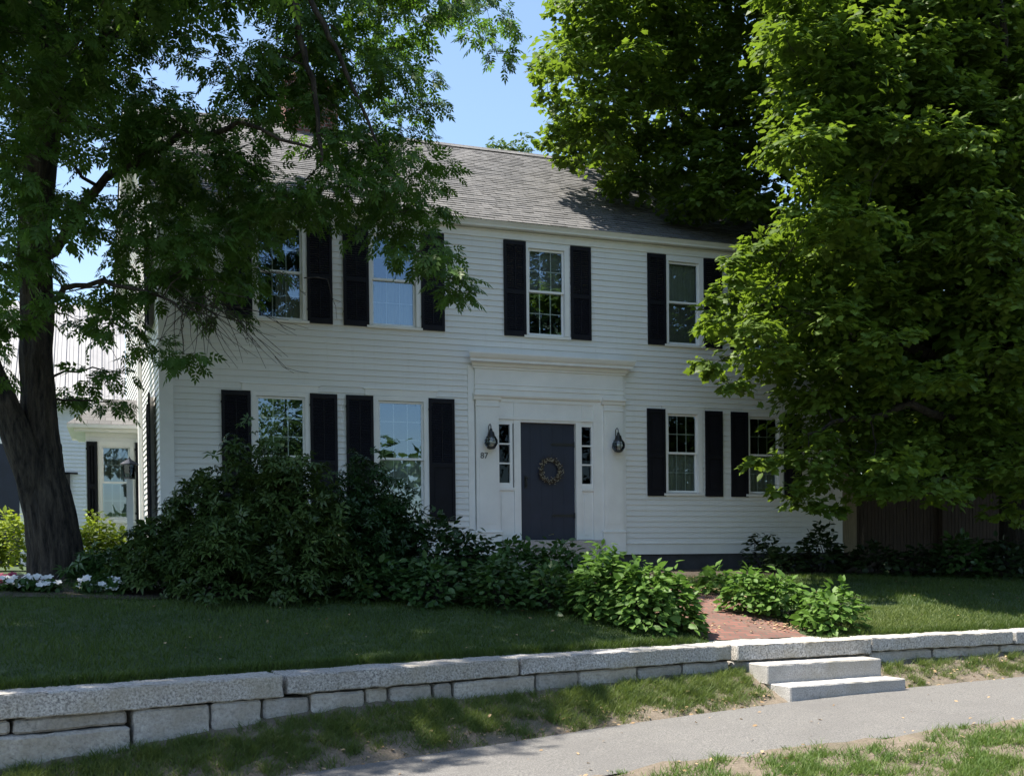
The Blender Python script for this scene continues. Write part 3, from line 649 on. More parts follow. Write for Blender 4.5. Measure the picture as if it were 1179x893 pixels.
for z in (1.99, .715):
    hb = MB(); hb.box(.11, .515, .030, .0415, z-.022, z+.022); hb.add([(.11, .030, z-.022), (.06, .030, z), (.11, .030, z+.022), (.11, .041, z-.022), (.06, .041, z), (.11, .041, z+.022)], [(2, 1, 0), (3, 4, 5), (0, 1, 4, 3), (1, 2, 5, 4)]); hb.tube([(.512, .028, z-.05), (.512, .028, z+.05)], .012, 8); hb.build('hinge', M['iron'], door)
la = MB(); la.box(-.445, -.395, .030, .0415, 1.2, 1.42); la.tube([(-.42, .03, 1.36), (-.42, -.02, 1.35), (-.42, -.02, 1.25), (-.42, .03, 1.24)], .009, 6); la.box(-.435, -.36, .01, .03, 1.385, 1.40); la.build('latch', M['iron'], door)
# house number
def digits(text, size, loc, mat, parent):
    cu = bpy.data.curves.new('house_number', 'FONT'); cu.body = text; cu.size = size; cu.extrude = .006; cu.align_x = 'CENTER'
    to = bpy.data.objects.new('tmp', cu); COL.objects.link(to)
    dg = bpy.context.evaluated_depsgraph_get(); me = bpy.data.meshes.new_from_object(to.evaluated_get(dg)); bpy.data.objects.remove(to)
    me.materials.clear(); me.materials.append(mat); me.name = 'house_number'
    o = bpy.data.objects.new('house_number', me); COL.objects.link(o); o.parent = parent; o.location = loc; o.rotation_euler = (math.pi/2, 0, 0); return o
digits('87', .145, (-1.235, -.100, 1.70), plain('tarnished_number', (0.10, 0.095, 0.085), .5), H)
# doorstep
dsn = stone_mesh('doorstep', 1.84, .34, .66, M['granite_clean'], 401, .005, .010, loc=(.02, -.205, -.06))
tag(dsn, 'grey granite doorstep block under the dark front door', 'doorstep')
# bay on the gable end with hip roof
bay = MB(); rows = []
by0, by1, bx0 = 3.85, 5.6, -7.80
BH = [(-7.53, -7.03, .80, 2.12)]
rows_x(body if False else bay, bx0, XL-.0, by0, .1, 2.5, BH)
bay.box(bx0, XL, by1-.02, by1, 0, 2.5); bay.box(bx0, bx0+.02, by0+.005, by1-.02, 0, 2.5); bay.box(bx0-.01, bx0+.07, by0-.03, by0+.004, .0, 2.5); bay.box(bx0-.01, XL, by0-.032, by0+.0, 2.32, 2.5); bay.box(bx0, XL, by0-.03, by0, -.4, .099)
bay.build('bay_wall', M['siding'], H)
br_ = MB()
ex0, ey0 = bx0-.32, by0-.32
br_.add([(ex0, ey0, 2.53), (XL, ey0, 2.53), (XL, by0+.55, 3.12), (bx0+.35, by0+.55, 3.12), (ex0, by1+.3, 2.53), (XL, by1+.3, 2.53)], [(0, 1, 2, 3), (0, 3, 4), (3, 2, 5, 4)])
br_.build('bay_roof', M['shingle'], H)
be = MB(); be.box(ex0, XL-.03, ey0, by1+.3, 2.46, 2.528); be.box(ex0+.12, XL-.03, ey0+.12, by1, 2.40, 2.459); be.build('bay_eave', M['trim'], H)
cas = MB(); 
for a, b in ((-7.60, -7.53), (-7.03, -6.96)): cas.box(a, b, by0-.035, by0+.05, .76, 2.16)
cas.box(-7.60, -6.96, by0-.036, by0+.05, 2.16, 2.24); cas.box(-7.62, -6.94, by0-.06, by0+.05, .70, .76)
wo = cas.build('window', M['trim'], H)
sash_mb(-7.50, -7.06, 1.49, 2.12, by0+.03, 3, 2).build('sash', M['vinyl'], wo); sash_mb(-7.50, -7.06, .82, 1.44, by0+.05, 3, 2).build('sash', M['vinyl'], wo)
MB().add([(-7.52, by0+.025, .80), (-7.04, by0+.025, .80), (-7.04, by0+.025, 2.14), (-7.52, by0+.025, 2.14)], [(0, 1, 2, 3)]).build('pane', M['glass'], wo)
for x in (-7.795, -6.93):
    o = shutter_proto(.185, 1.55, (1, 1)).build('shutter', M['shutter'], H); o.location = (x, by0-.036, .68)

# ----- wall lanterns
def lantern(loc, label):
    L = thing('wall_lantern', label, 'lantern', loc, 0, 'onion lanterns beside the front door')
    b = MB(); b.lathe([(0.001, -.012), (.05, -.012), (.055, 0), (.05, .012), (0.001, .012)], (0, 0, 0), 14)
    b2 = MB(); 
    for v in b.v: b2.v.append((v[0], -v[2]*1.0-.004, v[1]))
    b2.f = b.f; b2.m = b.m
    pts = [Vector((0, -.015, .0))]
    for k in range(13):
        a = math.pi*1.25*k/12; pts.append(Vector((.0, -.075+.058*math.cos(a), .24+.058*math.sin(a))))
    pts = [Vector((0, -.016, .02)), Vector((0, -.018, .14))]+pts[1:]
    b2.tube(pts, .008, 6); b2.build('bracket', M['iron'], L)
    c = (0, -.135, 0)
    cg = MB(); cg.lathe([(.012, .22), (.02, .215), (.03, .17), (.05, .155), (.062, .11), (.068, .085), (.09, .07), (.09, .055), (.06, .055)], c, 18); cg.lathe([(.06, -.135), (.075, -.125), (.075, -.105), (.05, -.10)], c, 18); cg.lathe([(.001, -.15), (.035, -.145), (.06, -.135)], c, 14)
    for z in (-.045, .01): 
        r = .118 if z < 0 else .114; cg.lathe([(r, z-.004), (r+.006, z), (r, z+.004)], c, 22)
    for k in range(4):
        a = math.pi/4+math.pi/2*k; cg.tube([(c[0]+r_*math.cos(a), c[1]+r_*math.sin(a), z) for r_, z in ((.075, -.115), (.112, -.07), (.122, -.02), (.112, .025), (.085, .06))], .005, 5)
    cg.tube([(0, -.13, .21), (0, -.13, .255)], .006, 6)
    cg.build('cage', M['iron'], L, smooth=False)
    MB().lathe([(.07, -.11), (.10, -.075), (.116, -.03), (.112, .015), (.09, .055)], c, 22).build('globe', M['glass_clear'], L, smooth=True)
    MB().lathe([(.001, -.06), (.02, -.05), (.024, -.02), (.018, .02), (.012, .06)], c, 12).build('bulb', M['bulb'], L, smooth=True)
lantern((-1.150, -.094, 1.99), 'black onion lantern with glass globe on the pilaster left of the door, above the number')
lantern((1.276, -.094, 1.99), 'black onion lantern with glass globe on the pilaster right of the door')
pl = at(150, 600, 18.2); plz = float(lz(pl[0], pl[1])) if False else -.2
PL = thing('post_lantern', 'small dark roofed lantern on a white post beside the house corner', 'lantern', (pl[0], pl[1], plz))
MB().box(-.05, .05, -.05, .05, 0, 1.55).build('post', M['trim'], PL)
mb = MB(); mb.lathe([(.001, 1.93), (.015, 1.9), (.03, 1.88), (.15, 1.80), (.15, 1.785), (.10, 1.785)], (0, 0, 0), 4); mb.lathe([(.001, 1.55), (.09, 1.55), (.09, 1.575), (.07, 1.58)], (0, 0, 0), 4)
for k in range(4): a = math.pi/2*k; mb.tube([(.08*math.cos(a), .08*math.sin(a), 1.57), (.10*math.cos(a), .10*math.sin(a), 1.79)], .008, 4)
mb.build('cage', M['iron'], PL); MB().lathe([(.075, 1.58), (.092, 1.785)], (0, 0, 0), 4).build('glass', M['glass_clear'], PL)
# ----- wreath
wr = thing('wreath', 'round twig wreath with pale dried berries hanging on the dark front door', 'wreath', (.038, .02, 1.52))
mb = MB()
for k in range(60):
    a0 = rnd.uniform(0, 6.28); R_ = rnd.uniform(.15, .215); ar = rnd.uniform(.7, 1.8)
    mb.tube([(R_*(1+rnd.uniform(-.04, .04)*j)*math.cos(a0+ar*j/5), rnd.uniform(-.035, .005), R_*(1+.03*j)*math.sin(a0+ar*j/5)) for j in range(6)], .0045, 4)
for k in range(70):
    a = rnd.uniform(0, 6.28); r0 = rnd.uniform(.15, .2); r1 = r0+rnd.uniform(.04, .1); a1 = a+rnd.uniform(.1, .5)
    mb.tube([(r0*math.cos(a), -.02, r0*math.sin(a)), (r1*math.cos(a1), rnd.uniform(-.06, -.02), r1*math.sin(a1))], .003, 3)
mb.build('vines', M['twig'], wr)
mb = MB()
for k in range(170):
    a = rnd.uniform(0, 6.28); r0 = rnd.gauss(.19, .03); mb.lathe([(.001, -.009), (.009, -.004), (.009, .004), (.001, .009)], (r0*math.cos(a), rnd.uniform(-.07, -.03), r0*math.sin(a)), 5)
mb.build('berries', M['berry'], wr, kind='stuff')

# ------------------------------------------------------------------ barn and fence
bn = thing('barn', 'pale grey outbuilding with white ribbed metal roof behind the left tree', 'barn', (-12, 14, -.2))
bm_ = MB(); zb = .2
bx0_, bx1_ = -9.0, 4.9
rows_x(bm_, bx0_, bx1_-.0, -1.75, -.2, 4.3)
bm_.box(bx1_-.02, bx1_, -1.745, 6, -.2, 4.3); bm_.box(bx0_, bx0_+.02, -1.745, 6, -.2, 4.3)
bm_.build('wall', M['grey_siding'], bn)
rm = MB(); y0, z0, y1, z1 = -2.0, 4.2, 1.7, 7.6
n = Vector((0, -(z1-z0), (y1-y0))).normalized()
x = bx0_-.2; xe = bx1_+.05
rm.add([(x, y0, z0), (xe, y0, z0), (xe, y1, z1), (x, y1, z1), (x, y0, z0-.03), (xe, y0, z0-.03), (xe, y1+.02, z1-.03), (x, y1+.02, z1-.03)], [(0, 1, 2, 3), (4, 5, 1, 0), (1, 5, 6, 2)])
rm.add([(x, y1, z1), (xe, y1, z1), (xe, 6.3, 4.2), (x, 6.3, 4.2)], [(0, 1, 2, 3)])
while x < xe:
    for dx, wd, hh in ((0, .06, .03), (.10, .03, .010), (.2, .03, .010)):
        a = x+dx
        if a+wd > xe: continue
        q0, q1 = Vector((0, y0-.02, z0-.004))+n*hh, Vector((0, y1, z1))+n*hh
        rm.add([(a, y0-.01, z0), (a+wd*.25, q0.y, q0.z), (a+wd*.75, q0.y, q0.z), (a+wd, y0-.01, z0), (a, y1, z1), (a+wd*.25, q1.y, q1.z), (a+wd*.75, q1.y, q1.z), (a+wd, y1, z1)], [(0, 1, 5, 4), (1, 2, 6, 5), (2, 3, 7, 6), (3, 2, 1, 0)])
    x += .3
rm.build('roof', M['metal'], bn)
gd = MB(); gd.box(-.6, 2.35, -1.80, -1.765, -.2, 3.2); 
for k in range(1, 6): gd.box(-.58, 2.33, -1.806, -1.801, -.2+.56*k, -.19+.56*k)
gd.build('garage_door', M['door'], bn)
gf = MB(); gf.box(2.36, 2.46, -1.81, -1.76, -.2, 3.3); gf.box(-.7, 2.36, -1.81, -1.76, 3.2, 3.3); gf.build('door_frame', M['trim'], bn)
sg = MB(); sg.box(3.42, 3.56, -1.85, -1.79, 1.9, 2.5); sg.box(3.42, 3.75, -1.85, -1.8, 2.45, 2.5); sg.build('wall_lamp', M['iron'], bn)
mb = MB(); mb.box(4.55, 4.88, -1.81, -1.76, -.2, 4.2); mb.build('corner_board', M['grey_siding'], bn)

fe = thing('wooden_fence', 'tall weathered brown stockade fence running right from the house corner', 'fence', (6.4, .45, -.3), RAD(-3))
pk = MB(); x = .0
while x < 9:
    wd = rnd.uniform(.065, .085); h = 1.72+rnd.uniform(-.03, .03); mx = x+wd/2; pk.add([(x, -.01, 0), (x+wd, -.01, 0), (x+wd, -.01, h-.07), (mx, -.01, h), (x, -.01, h-.07), (x, .01, 0), (x+wd, .01, 0), (x+wd, .01, h-.07), (mx, .01, h), (x, .01, h-.07)], [(0, 1, 2, 3, 4), (9, 8, 7, 6, 5), (0, 4, 9, 5), (1, 6, 7, 2), (2, 7, 8, 3), (3, 8, 9, 4)])
    x += wd+rnd.choice((.008, .010, .014))
pk.build('pickets', M['fence'], fe)
for z in (.35, .9, 1.42): MB().box(0, 9, .011, .05, z-.04, z+.04).build('rail', M['fence'], fe)
for x in (0.05, 2.55, 5.05, 7.5): MB().box(x-.055, x+.055, -.125, -.0105, -.1, 1.84).build('post', M['fence'], fe)
gp = MB(); gp.box(-.06, .38, -.2, -.14, .3, 2.0); gp.box(-.09, .41, -.22, -.12, 1.98, 2.03); gp.build('gate_panel', M['post'], fe)

# ------------------------------------------------------------------ foliage engine
def norm(a): return a/np.maximum(1e-9, np.linalg.norm(a, axis=-1, keepdims=True))
def leaves(P, D, N, S, tv, tf):
    """instances of a leaf template (tv: verts u along, v across, w normal; tf tris) -> V,F"""
    D = norm(D); B = norm(np.cross(N, D)); Nn = np.cross(D, B)
    tv = np.asarray(tv, dtype=float); k = len(tv)
    V = P[:, None, :] + S[:, None, None]*(D[:, None, :]*tv[None, :, 0:1] + B[:, None, :]*tv[None, :, 1:2] + Nn[:, None, :]*tv[None, :, 2:3])
    F = np.asarray(tf)[None, :, :] + (np.arange(len(P))*k)[:, None, None]
    return V.reshape(-1, 3), F.reshape(-1, np.asarray(tf).shape[1]), k
# maple leaf: five lobes, slightly cupped
_o = [(0, 0), (.10, .30), (.02, .42), (.30, .36), (.42, .56), (.58, .28), (.70, .22), (1.0, 0), (.70, -.22), (.58, -.28), (.42, -.56), (.30, -.36), (.02, -.42), (.10, -.30)]
MAPLE_V = [(.33, 0, .04)] + [(u, v, -.10*(u-.3)**2-.22*v*v) for u, v in _o]; MAPLE_F = [(0, i, i % 14+1) for i in range(1, 15)]
QUAD_V = [(0, 0, 0), (.45, .36, -.03), (1, 0, -.12), (.45, -.36, -.03)]; QUAD_F = [(0, 1, 2), (0, 2, 3)]
OVAL_V = [(0, 0, 0), (.25, .26, .03), (.6, .28, .0), (1, 0, -.14), (.6, -.28, 0), (.25, -.26, .03), (.45, 0, -.05)]; OVAL_F = [(6, 0, 1), (6, 1, 2), (6, 2, 3), (6, 3, 4), (6, 4, 5), (6, 5, 0)]
def pinnate():
    V = []; F = []
    for (u, v, ang, L) in [(.25, 0, 62, .42), (.25, 0, -62, .42), (.50, 0, 52, .48), (.50, 0, -52, .48), (.72, 0, 44, .46), (.72, 0, -44, .46), (.85, 0, 0, .50)]:
        a = RAD(ang); d = (math.cos(a), math.sin(a)); p = (-d[1], d[0]); W = .105; n = len(V)
        for s, q in ((0, 0), (.38, W), (1, 0), (.38, -W)):
            V.append((u+d[0]*L*s+p[0]*q, d[1]*L*s+p[1]*q, -.22*s*s*L - .10*u - (.03 if q else 0)))
        F += [(n, n+1, n+2), (n, n+2, n+3)]
    return V, F
PIN_V, PIN_F = pinnate()
def whorl(nl=8, droop=.35, W=.165):
    V = []; F = []
    for k in range(nl):
        a = 2*math.pi*k/nl + .3*(k % 2); n = len(V); tilt = .25 if k % 2 else -.02
        c, s = math.cos(a), math.sin(a)
        for r, q, z in ((.08, 0, 0), (.5, W, .12+tilt*.5), (1, 0, tilt-droop*.6), (.5, -W, .12+tilt*.5), (.5, 0, .06+tilt*.5)):
            V.append((c*r - s*q, s*r + c*q, z))
        F += [(n, n+1, n+4), (n+1, n+2, n+4), (n+4, n+2, n+3), (n, n+4, n+3)]
    return V, F
WH_V, WH_F = whorl()
def inside(poly, x, y):
    c = False; n = len(poly)
    for i in range(n):
        (x1, y1), (x2, y2) = poly[i], poly[i-1]
        if (y1 > y) != (y2 > y) and x < (x2-x1)*(y-y1)/(y2-y1)+x1: c = not c
    return c
class Crown:
    def __init__(s): s.P = []; s.D = []; s.N = []; s.S = []; s.R = []
    def clump(s, c, r, nspray, per, size, flat=.75, out=None, droop=.35, spread=.9, hue=None):
        """r: radius; sprays sit through the clump, each a flat fan of leaves pointing outward and a little down"""
        c = np.asarray(c, float)
        u = norm(rng.normal(size=(nspray, 3))); rad = r*rng.random(nspray)**.45
        u[:, 2] = np.where(u[:, 2] < -.5, -u[:, 2]*.3, u[:, 2])
        sp = c + u*rad[:, None]*np.array([1, 1, flat])
        d = u.copy(); d[:, 2] *= .4
        if out is not None: d = d + np.asarray(out)*.5
        d = norm(d); d[:, 2] -= droop*rng.random(nspray); d = norm(d)
        nrm = norm(np.array([0, 0, 1.0]) + u*.55 + rng.normal(0, .22, (nspray, 3)))
        side = norm(np.cross(nrm, d)); L = r*spread*.55
        i = np.repeat(np.arange(nspray), per); n = len(i)
        t = rng.random(n); sd = (rng.random(n)*2-1)
        P = sp[i] + d[i]*(t*L)[:, None] + side[i]*(sd*L*.55)[:, None] + nrm[i]*rng.normal(0, .05*r+.01, n)[:, None]
        P[:, 2] -= (t**2)*L*.25
        D = d[i]*.9 + side[i]*(sd*1.0)[:, None] + rng.normal(0, .3, (n, 3)); D[:, 2] -= droop*.6
        N = nrm[i] + rng.normal(0, .30, (n, 3))
        s.P.append(P); s.D.append(D); s.N.append(N); s.S.append(size*rng.uniform(.5, 1.3, n))
        h = (rng.random() if hue is None else hue)
        s.R.append(np.clip(.35*h + .35*rng.random(nspray)[i] + .3*rng.random(n), 0, 1))
        return sp
    def arrays(s): return [np.concatenate(a) for a in (s.P, s.D, s.N, s.S, s.R)]
    def build(s, name, mat, parent, tv, tf, cull=None):
        P, D, N, S, R = s.arrays()
        if cull is not None:
            k = cull(P); P, D, N, S, R = P[k], D[k], N[k], S[k], R[k]
        V, F, k = leaves(P, D, N, S, tv, tf)
        if parent: V = V - np.array(parent.location)[None, :]
        o = bulk(name, V, F, mat, parent, np.repeat(R, k)); return o, len(P)
def build_multi(name, mat, parent, parts):
    Vs, Fs, Rs, off = [], [], [], 0
    for cr, tv, tf in parts:
        P, D, N, S, R = cr.arrays(); V, F, k = leaves(P, D, N, S, tv, tf)
        Vs.append(V); Fs.append(F+off); Rs.append(np.repeat(R, k)); off += len(V)
    V = np.concatenate(Vs) - np.array(parent.location)[None, :]
    return bulk(name, V, np.concatenate(Fs), mat, parent, np.concatenate(Rs))
def lit_ok(p):
    """False where the shadow would fall on the ground that the sun reaches"""
    sx, sy = shadow_pt(p, -.95)
    return not ((-.7 < sx < 2.9 and -8.3 < sy < -4.5) or (sx >= 2.9 and sy < -5.7) or (sx > -4.3 and sy < -8.4))
SUNLIT = [at(*q) for q in [(830, 345, 16.3), (850, 315, 16.2), (870, 300, 16.4), (850, 400, 16.4), (890, 420, 16.8), (920, 90, 18), (880, 120, 17.6), (960, 60, 16.5), (1000, 80, 16), (1060, 70, 16), (1140, 40, 15.5), (650, 110, 20.4), (660, 60, 20.4), (640, 150, 20.4), (710, 175, 20), (690, 130, 20.2), (740, 60, 20), (770, 130, 20), (640, 40, 20)]]
_sd = np.array(SUN)
def ray_ok(p, near=.75, far=1.0):
    """keeps open gaps in the canopy on the sun's way to the crown's outer tips"""
    for q in SUNLIT:
        v = np.asarray(p)-q; k = v @ _sd
        if k > near and np.linalg.norm(v-_sd*k) < far: return False
    return True
def deep(poly, x, y, r):
    return all(inside(poly, x+dx*r, y+dy*r) for dx, dy in ((0, 0), (1, 0), (-1, 0), (0, 1), (0, -1), (.7, .7), (-.7, .7), (.7, -.7), (-.7, -.7)))
class Skel:
    """grows branches toward clumps from a limb skeleton"""
    def __init__(s): s.nodes = []; s.mb = MB()
    def limb(s, pts, rad, seg=10, wig=.0, sub=4, relief=0):
        pts = [np.asarray(p, float) for p in pts]
        # smooth by Catmull-Rom
        P = []; Rr = []
        for i in range(len(pts)-1):
            p0, p1, p2, p3 = pts[max(i-1, 0)], pts[i], pts[i+1], pts[min(i+2, len(pts)-1)]
            for k in range(sub):
                t = k/sub; P.append(.5*((2*p1)+(-p0+p2)*t+(2*p0-5*p1+4*p2-p3)*t*t+(-p0+3*p1-3*p2+p3)*t**3) + rng.normal(0, wig, 3)); Rr.append(rad[i]*(1-t)+rad[i+1]*t)
        P.append(pts[-1]); Rr.append(rad[-1])
        n0 = len(s.mb.v); s.mb.tube(P, Rr, seg); s.nodes += list(zip(P[::max(1, sub//4)], Rr[::max(1, sub//4)]))
        if relief:
            from mathutils import noise as mn
            for i in range(len(P)):
                c = P[i]; z = i*.35
                for k in range(seg):
                    v = np.array(s.mb.v[n0+i*seg+k]); d = v-c; r = np.linalg.norm(d)+1e-9; a = 2*math.pi*k/seg
                    q = Vector((math.cos(a)*r*8, math.sin(a)*r*8, c[2]*.55)); f = abs(mn.noise(q*1.5))*1.5 + .5*abs(mn.noise(q*3.3)) + .5*mn.noise(q*.35)
                    s.mb.v[n0+i*seg+k] = tuple(v + d/r*(f-.45)*relief)
        return P
    def grow(s, c, rtip=.008, rmax=.06, seg=5, minr=.0, prefer_down=True):
        c = np.asarray(c, float); best = None
        for p, r in s.nodes:
            if r < minr: continue
            d = np.linalg.norm(p-c) + (1.2*max(0, p[2]-c[2]) if prefer_down else 0)
            if best is None or d < best[0]: best = (d, p, r)
        _, p, r = best; L = np.linalg.norm(c-p)
        r0 = min(rmax, r*.6, .009+.011*L); m = (p+c)/2 + np.array([0, 0, .12*L]) + rng.normal(0, .05*L, 3)
        m1 = (p*.7+m*.3) + rng.normal(0, .03*L, 3)
        P = []; Rr = []
        for t in np.linspace(0, 1, 7): P.append((1-t)**2*p + 2*t*(1-t)*m + t*t*c + (rng.normal(0, .02*L, 3) if 0 < t < 1 else 0)); Rr.append(r0*(1-t)+rtip*t)
        s.mb.tube(P, Rr, seg, caps=False); s.nodes += list(zip(P[2:], Rr[2:]))
    def twigs(s, c, sps, n, r=.005):
        for k in range(min(n, len(sps))):
            q = sps[k]; m = (c+q)/2+rng.normal(0, .05, 3); s.mb.tube([c, m, q], [r, r*.8, r*.5], 4, caps=False)

# ------------------------------------------------------------------ left tree
def shadow_pt(p, z=-.8):
    k = (p[2]-z)/SUN.z; return p[0]-SUN.x*k, p[1]-SUN.y*k
TL = thing('shade_tree', 'big forked shade tree with rough dark trunk at the left of the lawn', 'tree', tuple(at(68, 672, 14.8)))
sk = Skel(); dT = 14.8
def a_(x, y, d=dT): return at(x, y, d)
trunk = Skel()
trunk.limb([a_(68, 682), a_(67, 664), a_(66, 640), a_(60, 600), a_(50, 552), a_(47, 510)], [.44, .36, .345, .33, .31, .23], 72, 0, 16, .055)
trunk.limb([a_(54, 570), a_(47, 500), a_(43, 420), a_(42, 340), a_(41, 260, 14.9), a_(52, 150, 15), a_(58, 30, 15.1), a_(70, -150, 15.2), a_(80, -300, 15.2)], [.25, .225, .21, .205, .215, .20, .165, .11, .05], 56, 0, 12, .04)
trunk.limb([a_(50, 590), a_(33, 535, 14.6), a_(12, 480, 14.5), a_(-10, 428, 14.4), a_(-48, 330, 14.3), a_(-90, 180, 14.0), a_(-130, 20, 13.7), a_(-160, -150, 13.4)], [.25, .21, .185, .175, .16, .14, .10, .05], 48, 0, 12, .035)
# root flare
for ang, L in ((20, .55), (100, .5), (170, .5), (250, .5), (310, .6)):
    b = a_(68, 668); q = b + np.array([math.cos(RAD(ang))*L, math.sin(RAD(ang))*L, 0]); q[2] = float(lz(q[0], q[1]))-.06
    trunk.mb.tube([b+np.array([0, 0, .35]), (b+q)/2+np.array([0, 0, .06]), q], [.22, .16, .05], 8)
sk.nodes = list(trunk.nodes)
# main limbs reaching right in front of the roof
sk.limb([a_(44, 300, 14.9), a_(110, 220, 14.6), a_(190, 170, 14.2), a_(280, 150, 13.8), a_(360, 170, 13.6)], [.08, .06, .045, .03, .015], 8, .04)
sk.limb([a_(52, 150, 15), a_(130, 40, 14.6), a_(230, -40, 14.2), a_(330, -60, 13.8), a_(450, -50, 13.5)], [.13, .10, .08, .05, .03], 8, .02)
sk.limb([a_(330, -60, 13.8), a_(345, 40, 13.9), a_(362, 110, 14.0), a_(370, 190, 14.0)], [.05, .045, .035, .02], 7, .015)
sk.limb([a_(330, -60, 13.8), a_(372, 30, 13.9), a_(398, 80, 14.0), a_(440, 180, 14.2)], [.04, .035, .03, .015], 7, .015)
sk.limb([a_(42, 350, 14.8), a_(90, 330, 14.2), a_(150, 330, 13.8), a_(210, 360, 13.6)], [.05, .035, .025, .012], 7, .035)
sk.limb([a_(58, 60, 15.1), a_(10, -60, 14.4), a_(0, -200, 13.4), a_(40, -380, 12.6)], [.14, .11, .08, .05], 8, .03)
sk.limb([a_(70, -120, 15.1), a_(150, -260, 14.6), a_(250, -380, 14.2)], [.10, .07, .03], 8, .03)
crownL = Crown()
polyL = [(-40, -60), (590, -60), (592, 8), (575, 30), (583, 72), (560, 60), (540, 30), (512, 28), (488, 60), (478, 95), (500, 125), (482, 138), (490, 165), (516, 200), (500, 215), (488, 240), (508, 265), (540, 340), (500, 325), (470, 300), (420, 300), (395, 265), (360, 262), (345, 300), (300, 330), (268, 372), (225, 345), (190, 380), (150, 470), (90, 470), (70, 420), (-40, 470)]
holesL = [((75, 192), 24), ((172, 68), 20), ((280, 18), 28), ((235, 108), 26), ((340, 178), 28), ((300, 190), 16), ((420, 250), 14), ((305, 165), 22), ((330, 290), 24), ((375, 320), 44), ((120, 290), 22), ((85, 300), 18), ((175, 385), 30), ((420, 30), 14), ((60, 400), 26), ((110, 400), 18), ((30, 420), 22), ((425, 120), 18), ((230, 20), 14), ((130, 205), 12)]
pts = []
tries = 0
while len(pts) < 215 and tries < 20000:
    tries += 1
    x, y = rng.uniform(-30, 585), rng.uniform(-60, 465)
    if not deep(polyL, x, y, 22): continue
    if y > 250 and rng.random() < .45: continue
    if any((x-h[0][0])**2+(y-h[0][1])**2 < (h[1]+16)**2 for h in holesL): continue
    if any((x-q[0])**2+(y-q[1])**2 < 21**2 for q in pts): continue
    pts.append((x, y))
for tip in [(572, 62), (552, 40), (580, 20), (520, 18), (490, 85), (498, 122), (508, 196), (496, 240), (503, 280), (522, 322), (533, 338), (505, 305), (300, 318), (262, 362), (240, 340), (130, 462), (95, 455), (170, 400), (212, 408), (60, 455), (145, 378), (355, 215), (330, 225), (285, 205), (480, 290), (450, 285)]: pts.append(tip)
for (x, y) in pts:
    d = 14.5 + 2.2*np.clip((x-300)/280, 0, 1)*np.clip((330-y)/200, .15, 1) + rng.uniform(-.9, .9)
    if x < 120: d = rng.choice([rng.uniform(12.6, 14.0), rng.uniform(15, 16.5)])
    c = at(x, y, d)
    for k in range(8):
        if lit_ok(c): break
        d += .5; c = at(x, y, d)
    tip = y > 300 or x > 480 or not deep(polyL, x, y, 18)
    r = rng.uniform(.30, .42) if not tip else rng.uniform(.20, .28)
    sps = crownL.clump(c, r, 14 if not tip else 9, 5, .19, .7, droop=.8, spread=1.1)
    sk.grow(c, .005, .028); sk.twigs(c, sps, 4, .004)
# the rest of the canopy, above the picture
cnt = 0; tries = 0
while cnt < 235 and tries < 14000:
    tries += 1
    p = np.array([rng.uniform(-15.5, -4), rng.uniform(-8.5, 2.5), rng.uniform(5.6, 14)])
    if ((p[0]+9)/6)**2 + ((p[1]+2.8)/5.5)**2 + ((p[2]-8.6)/5.4)**2 > 1: continue
    sx, sy = shadow_pt(p)
    if sy < -9.2+(sx+5.4)*.75 or sx > -1.0: continue
    px_, py_, dz_ = proj(p)
    if dz_ < 5 or (py_ > -40 and 60 < px_ < 1179): continue
    if py_ > 60 and px_ > -60: continue
    crownL.clump(p, rng.uniform(.55, .85), 22, 5, .27, .7, droop=.7); sk.grow(p, .01, .06); cnt += 1
# bare drooping twigs below the crown
for (x0, y0, x1, y1) in [(235, 340, 330, 424), (240, 335, 300, 400), (250, 345, 285, 395), (225, 350, 178, 402), (230, 350, 205, 388), (240, 350, 250, 385), (300, 310, 352, 340), (350, 320, 385, 350), (225, 300, 190, 350), (210, 310, 150, 395), (255, 350, 340, 380)]:
    p, q = at(x0, y0, 13.9), at(x1, y1, 13.9+rng.uniform(-.4, .4)); m = (p+q)/2+np.array([0, 0, .12])+rng.normal(0, .05, 3)
    sk.mb.tube([p, (p+m)/2+rng.normal(0, .02, 3), m, (m+q)/2+rng.normal(0, .02, 3), q], [.009, .008, .006, .004, .003], 5, caps=False)
    for k in range(3):
        b = m+(q-m)*rng.random(); e = b+(q-p)*.22+rng.normal(0, .10, 3); sk.mb.tube([b, (b+e)/2+rng.normal(0, .02, 3), e], [.004, .003, .002], 4, caps=False)
for k in range(34):
    p, q = at(rng.uniform(190, 265), rng.uniform(325, 352), 13.9+rng.uniform(-.3, .3)), at(rng.uniform(165, 335), rng.uniform(372, 426), 13.9+rng.uniform(-.5, .5)); m = (p+q)/2+np.array([0, 0, .10])+rng.normal(0, .05, 3); r = rng.uniform(.004, .008)
    sk.mb.tube([p, (p+m)/2+rng.normal(0, .02, 3), m, (m+q)/2+rng.normal(0, .02, 3), q], [r, r*.9, r*.7, r*.5, .002], 5, caps=False)
off = np.array(TL.location)
trunk.mb.v = [tuple(np.array(v)-off) for v in trunk.mb.v]; trunk.mb.build('trunk', M['bark'], TL, smooth=True)
sk.mb.v = [tuple(np.array(v)-off) for v in sk.mb.v]; sk.mb.build('branches', M['bark'], TL, smooth=True)
_, nL_ = crownL.build('crown', M['leaf_left'], TL, PIN_V, PIN_F)

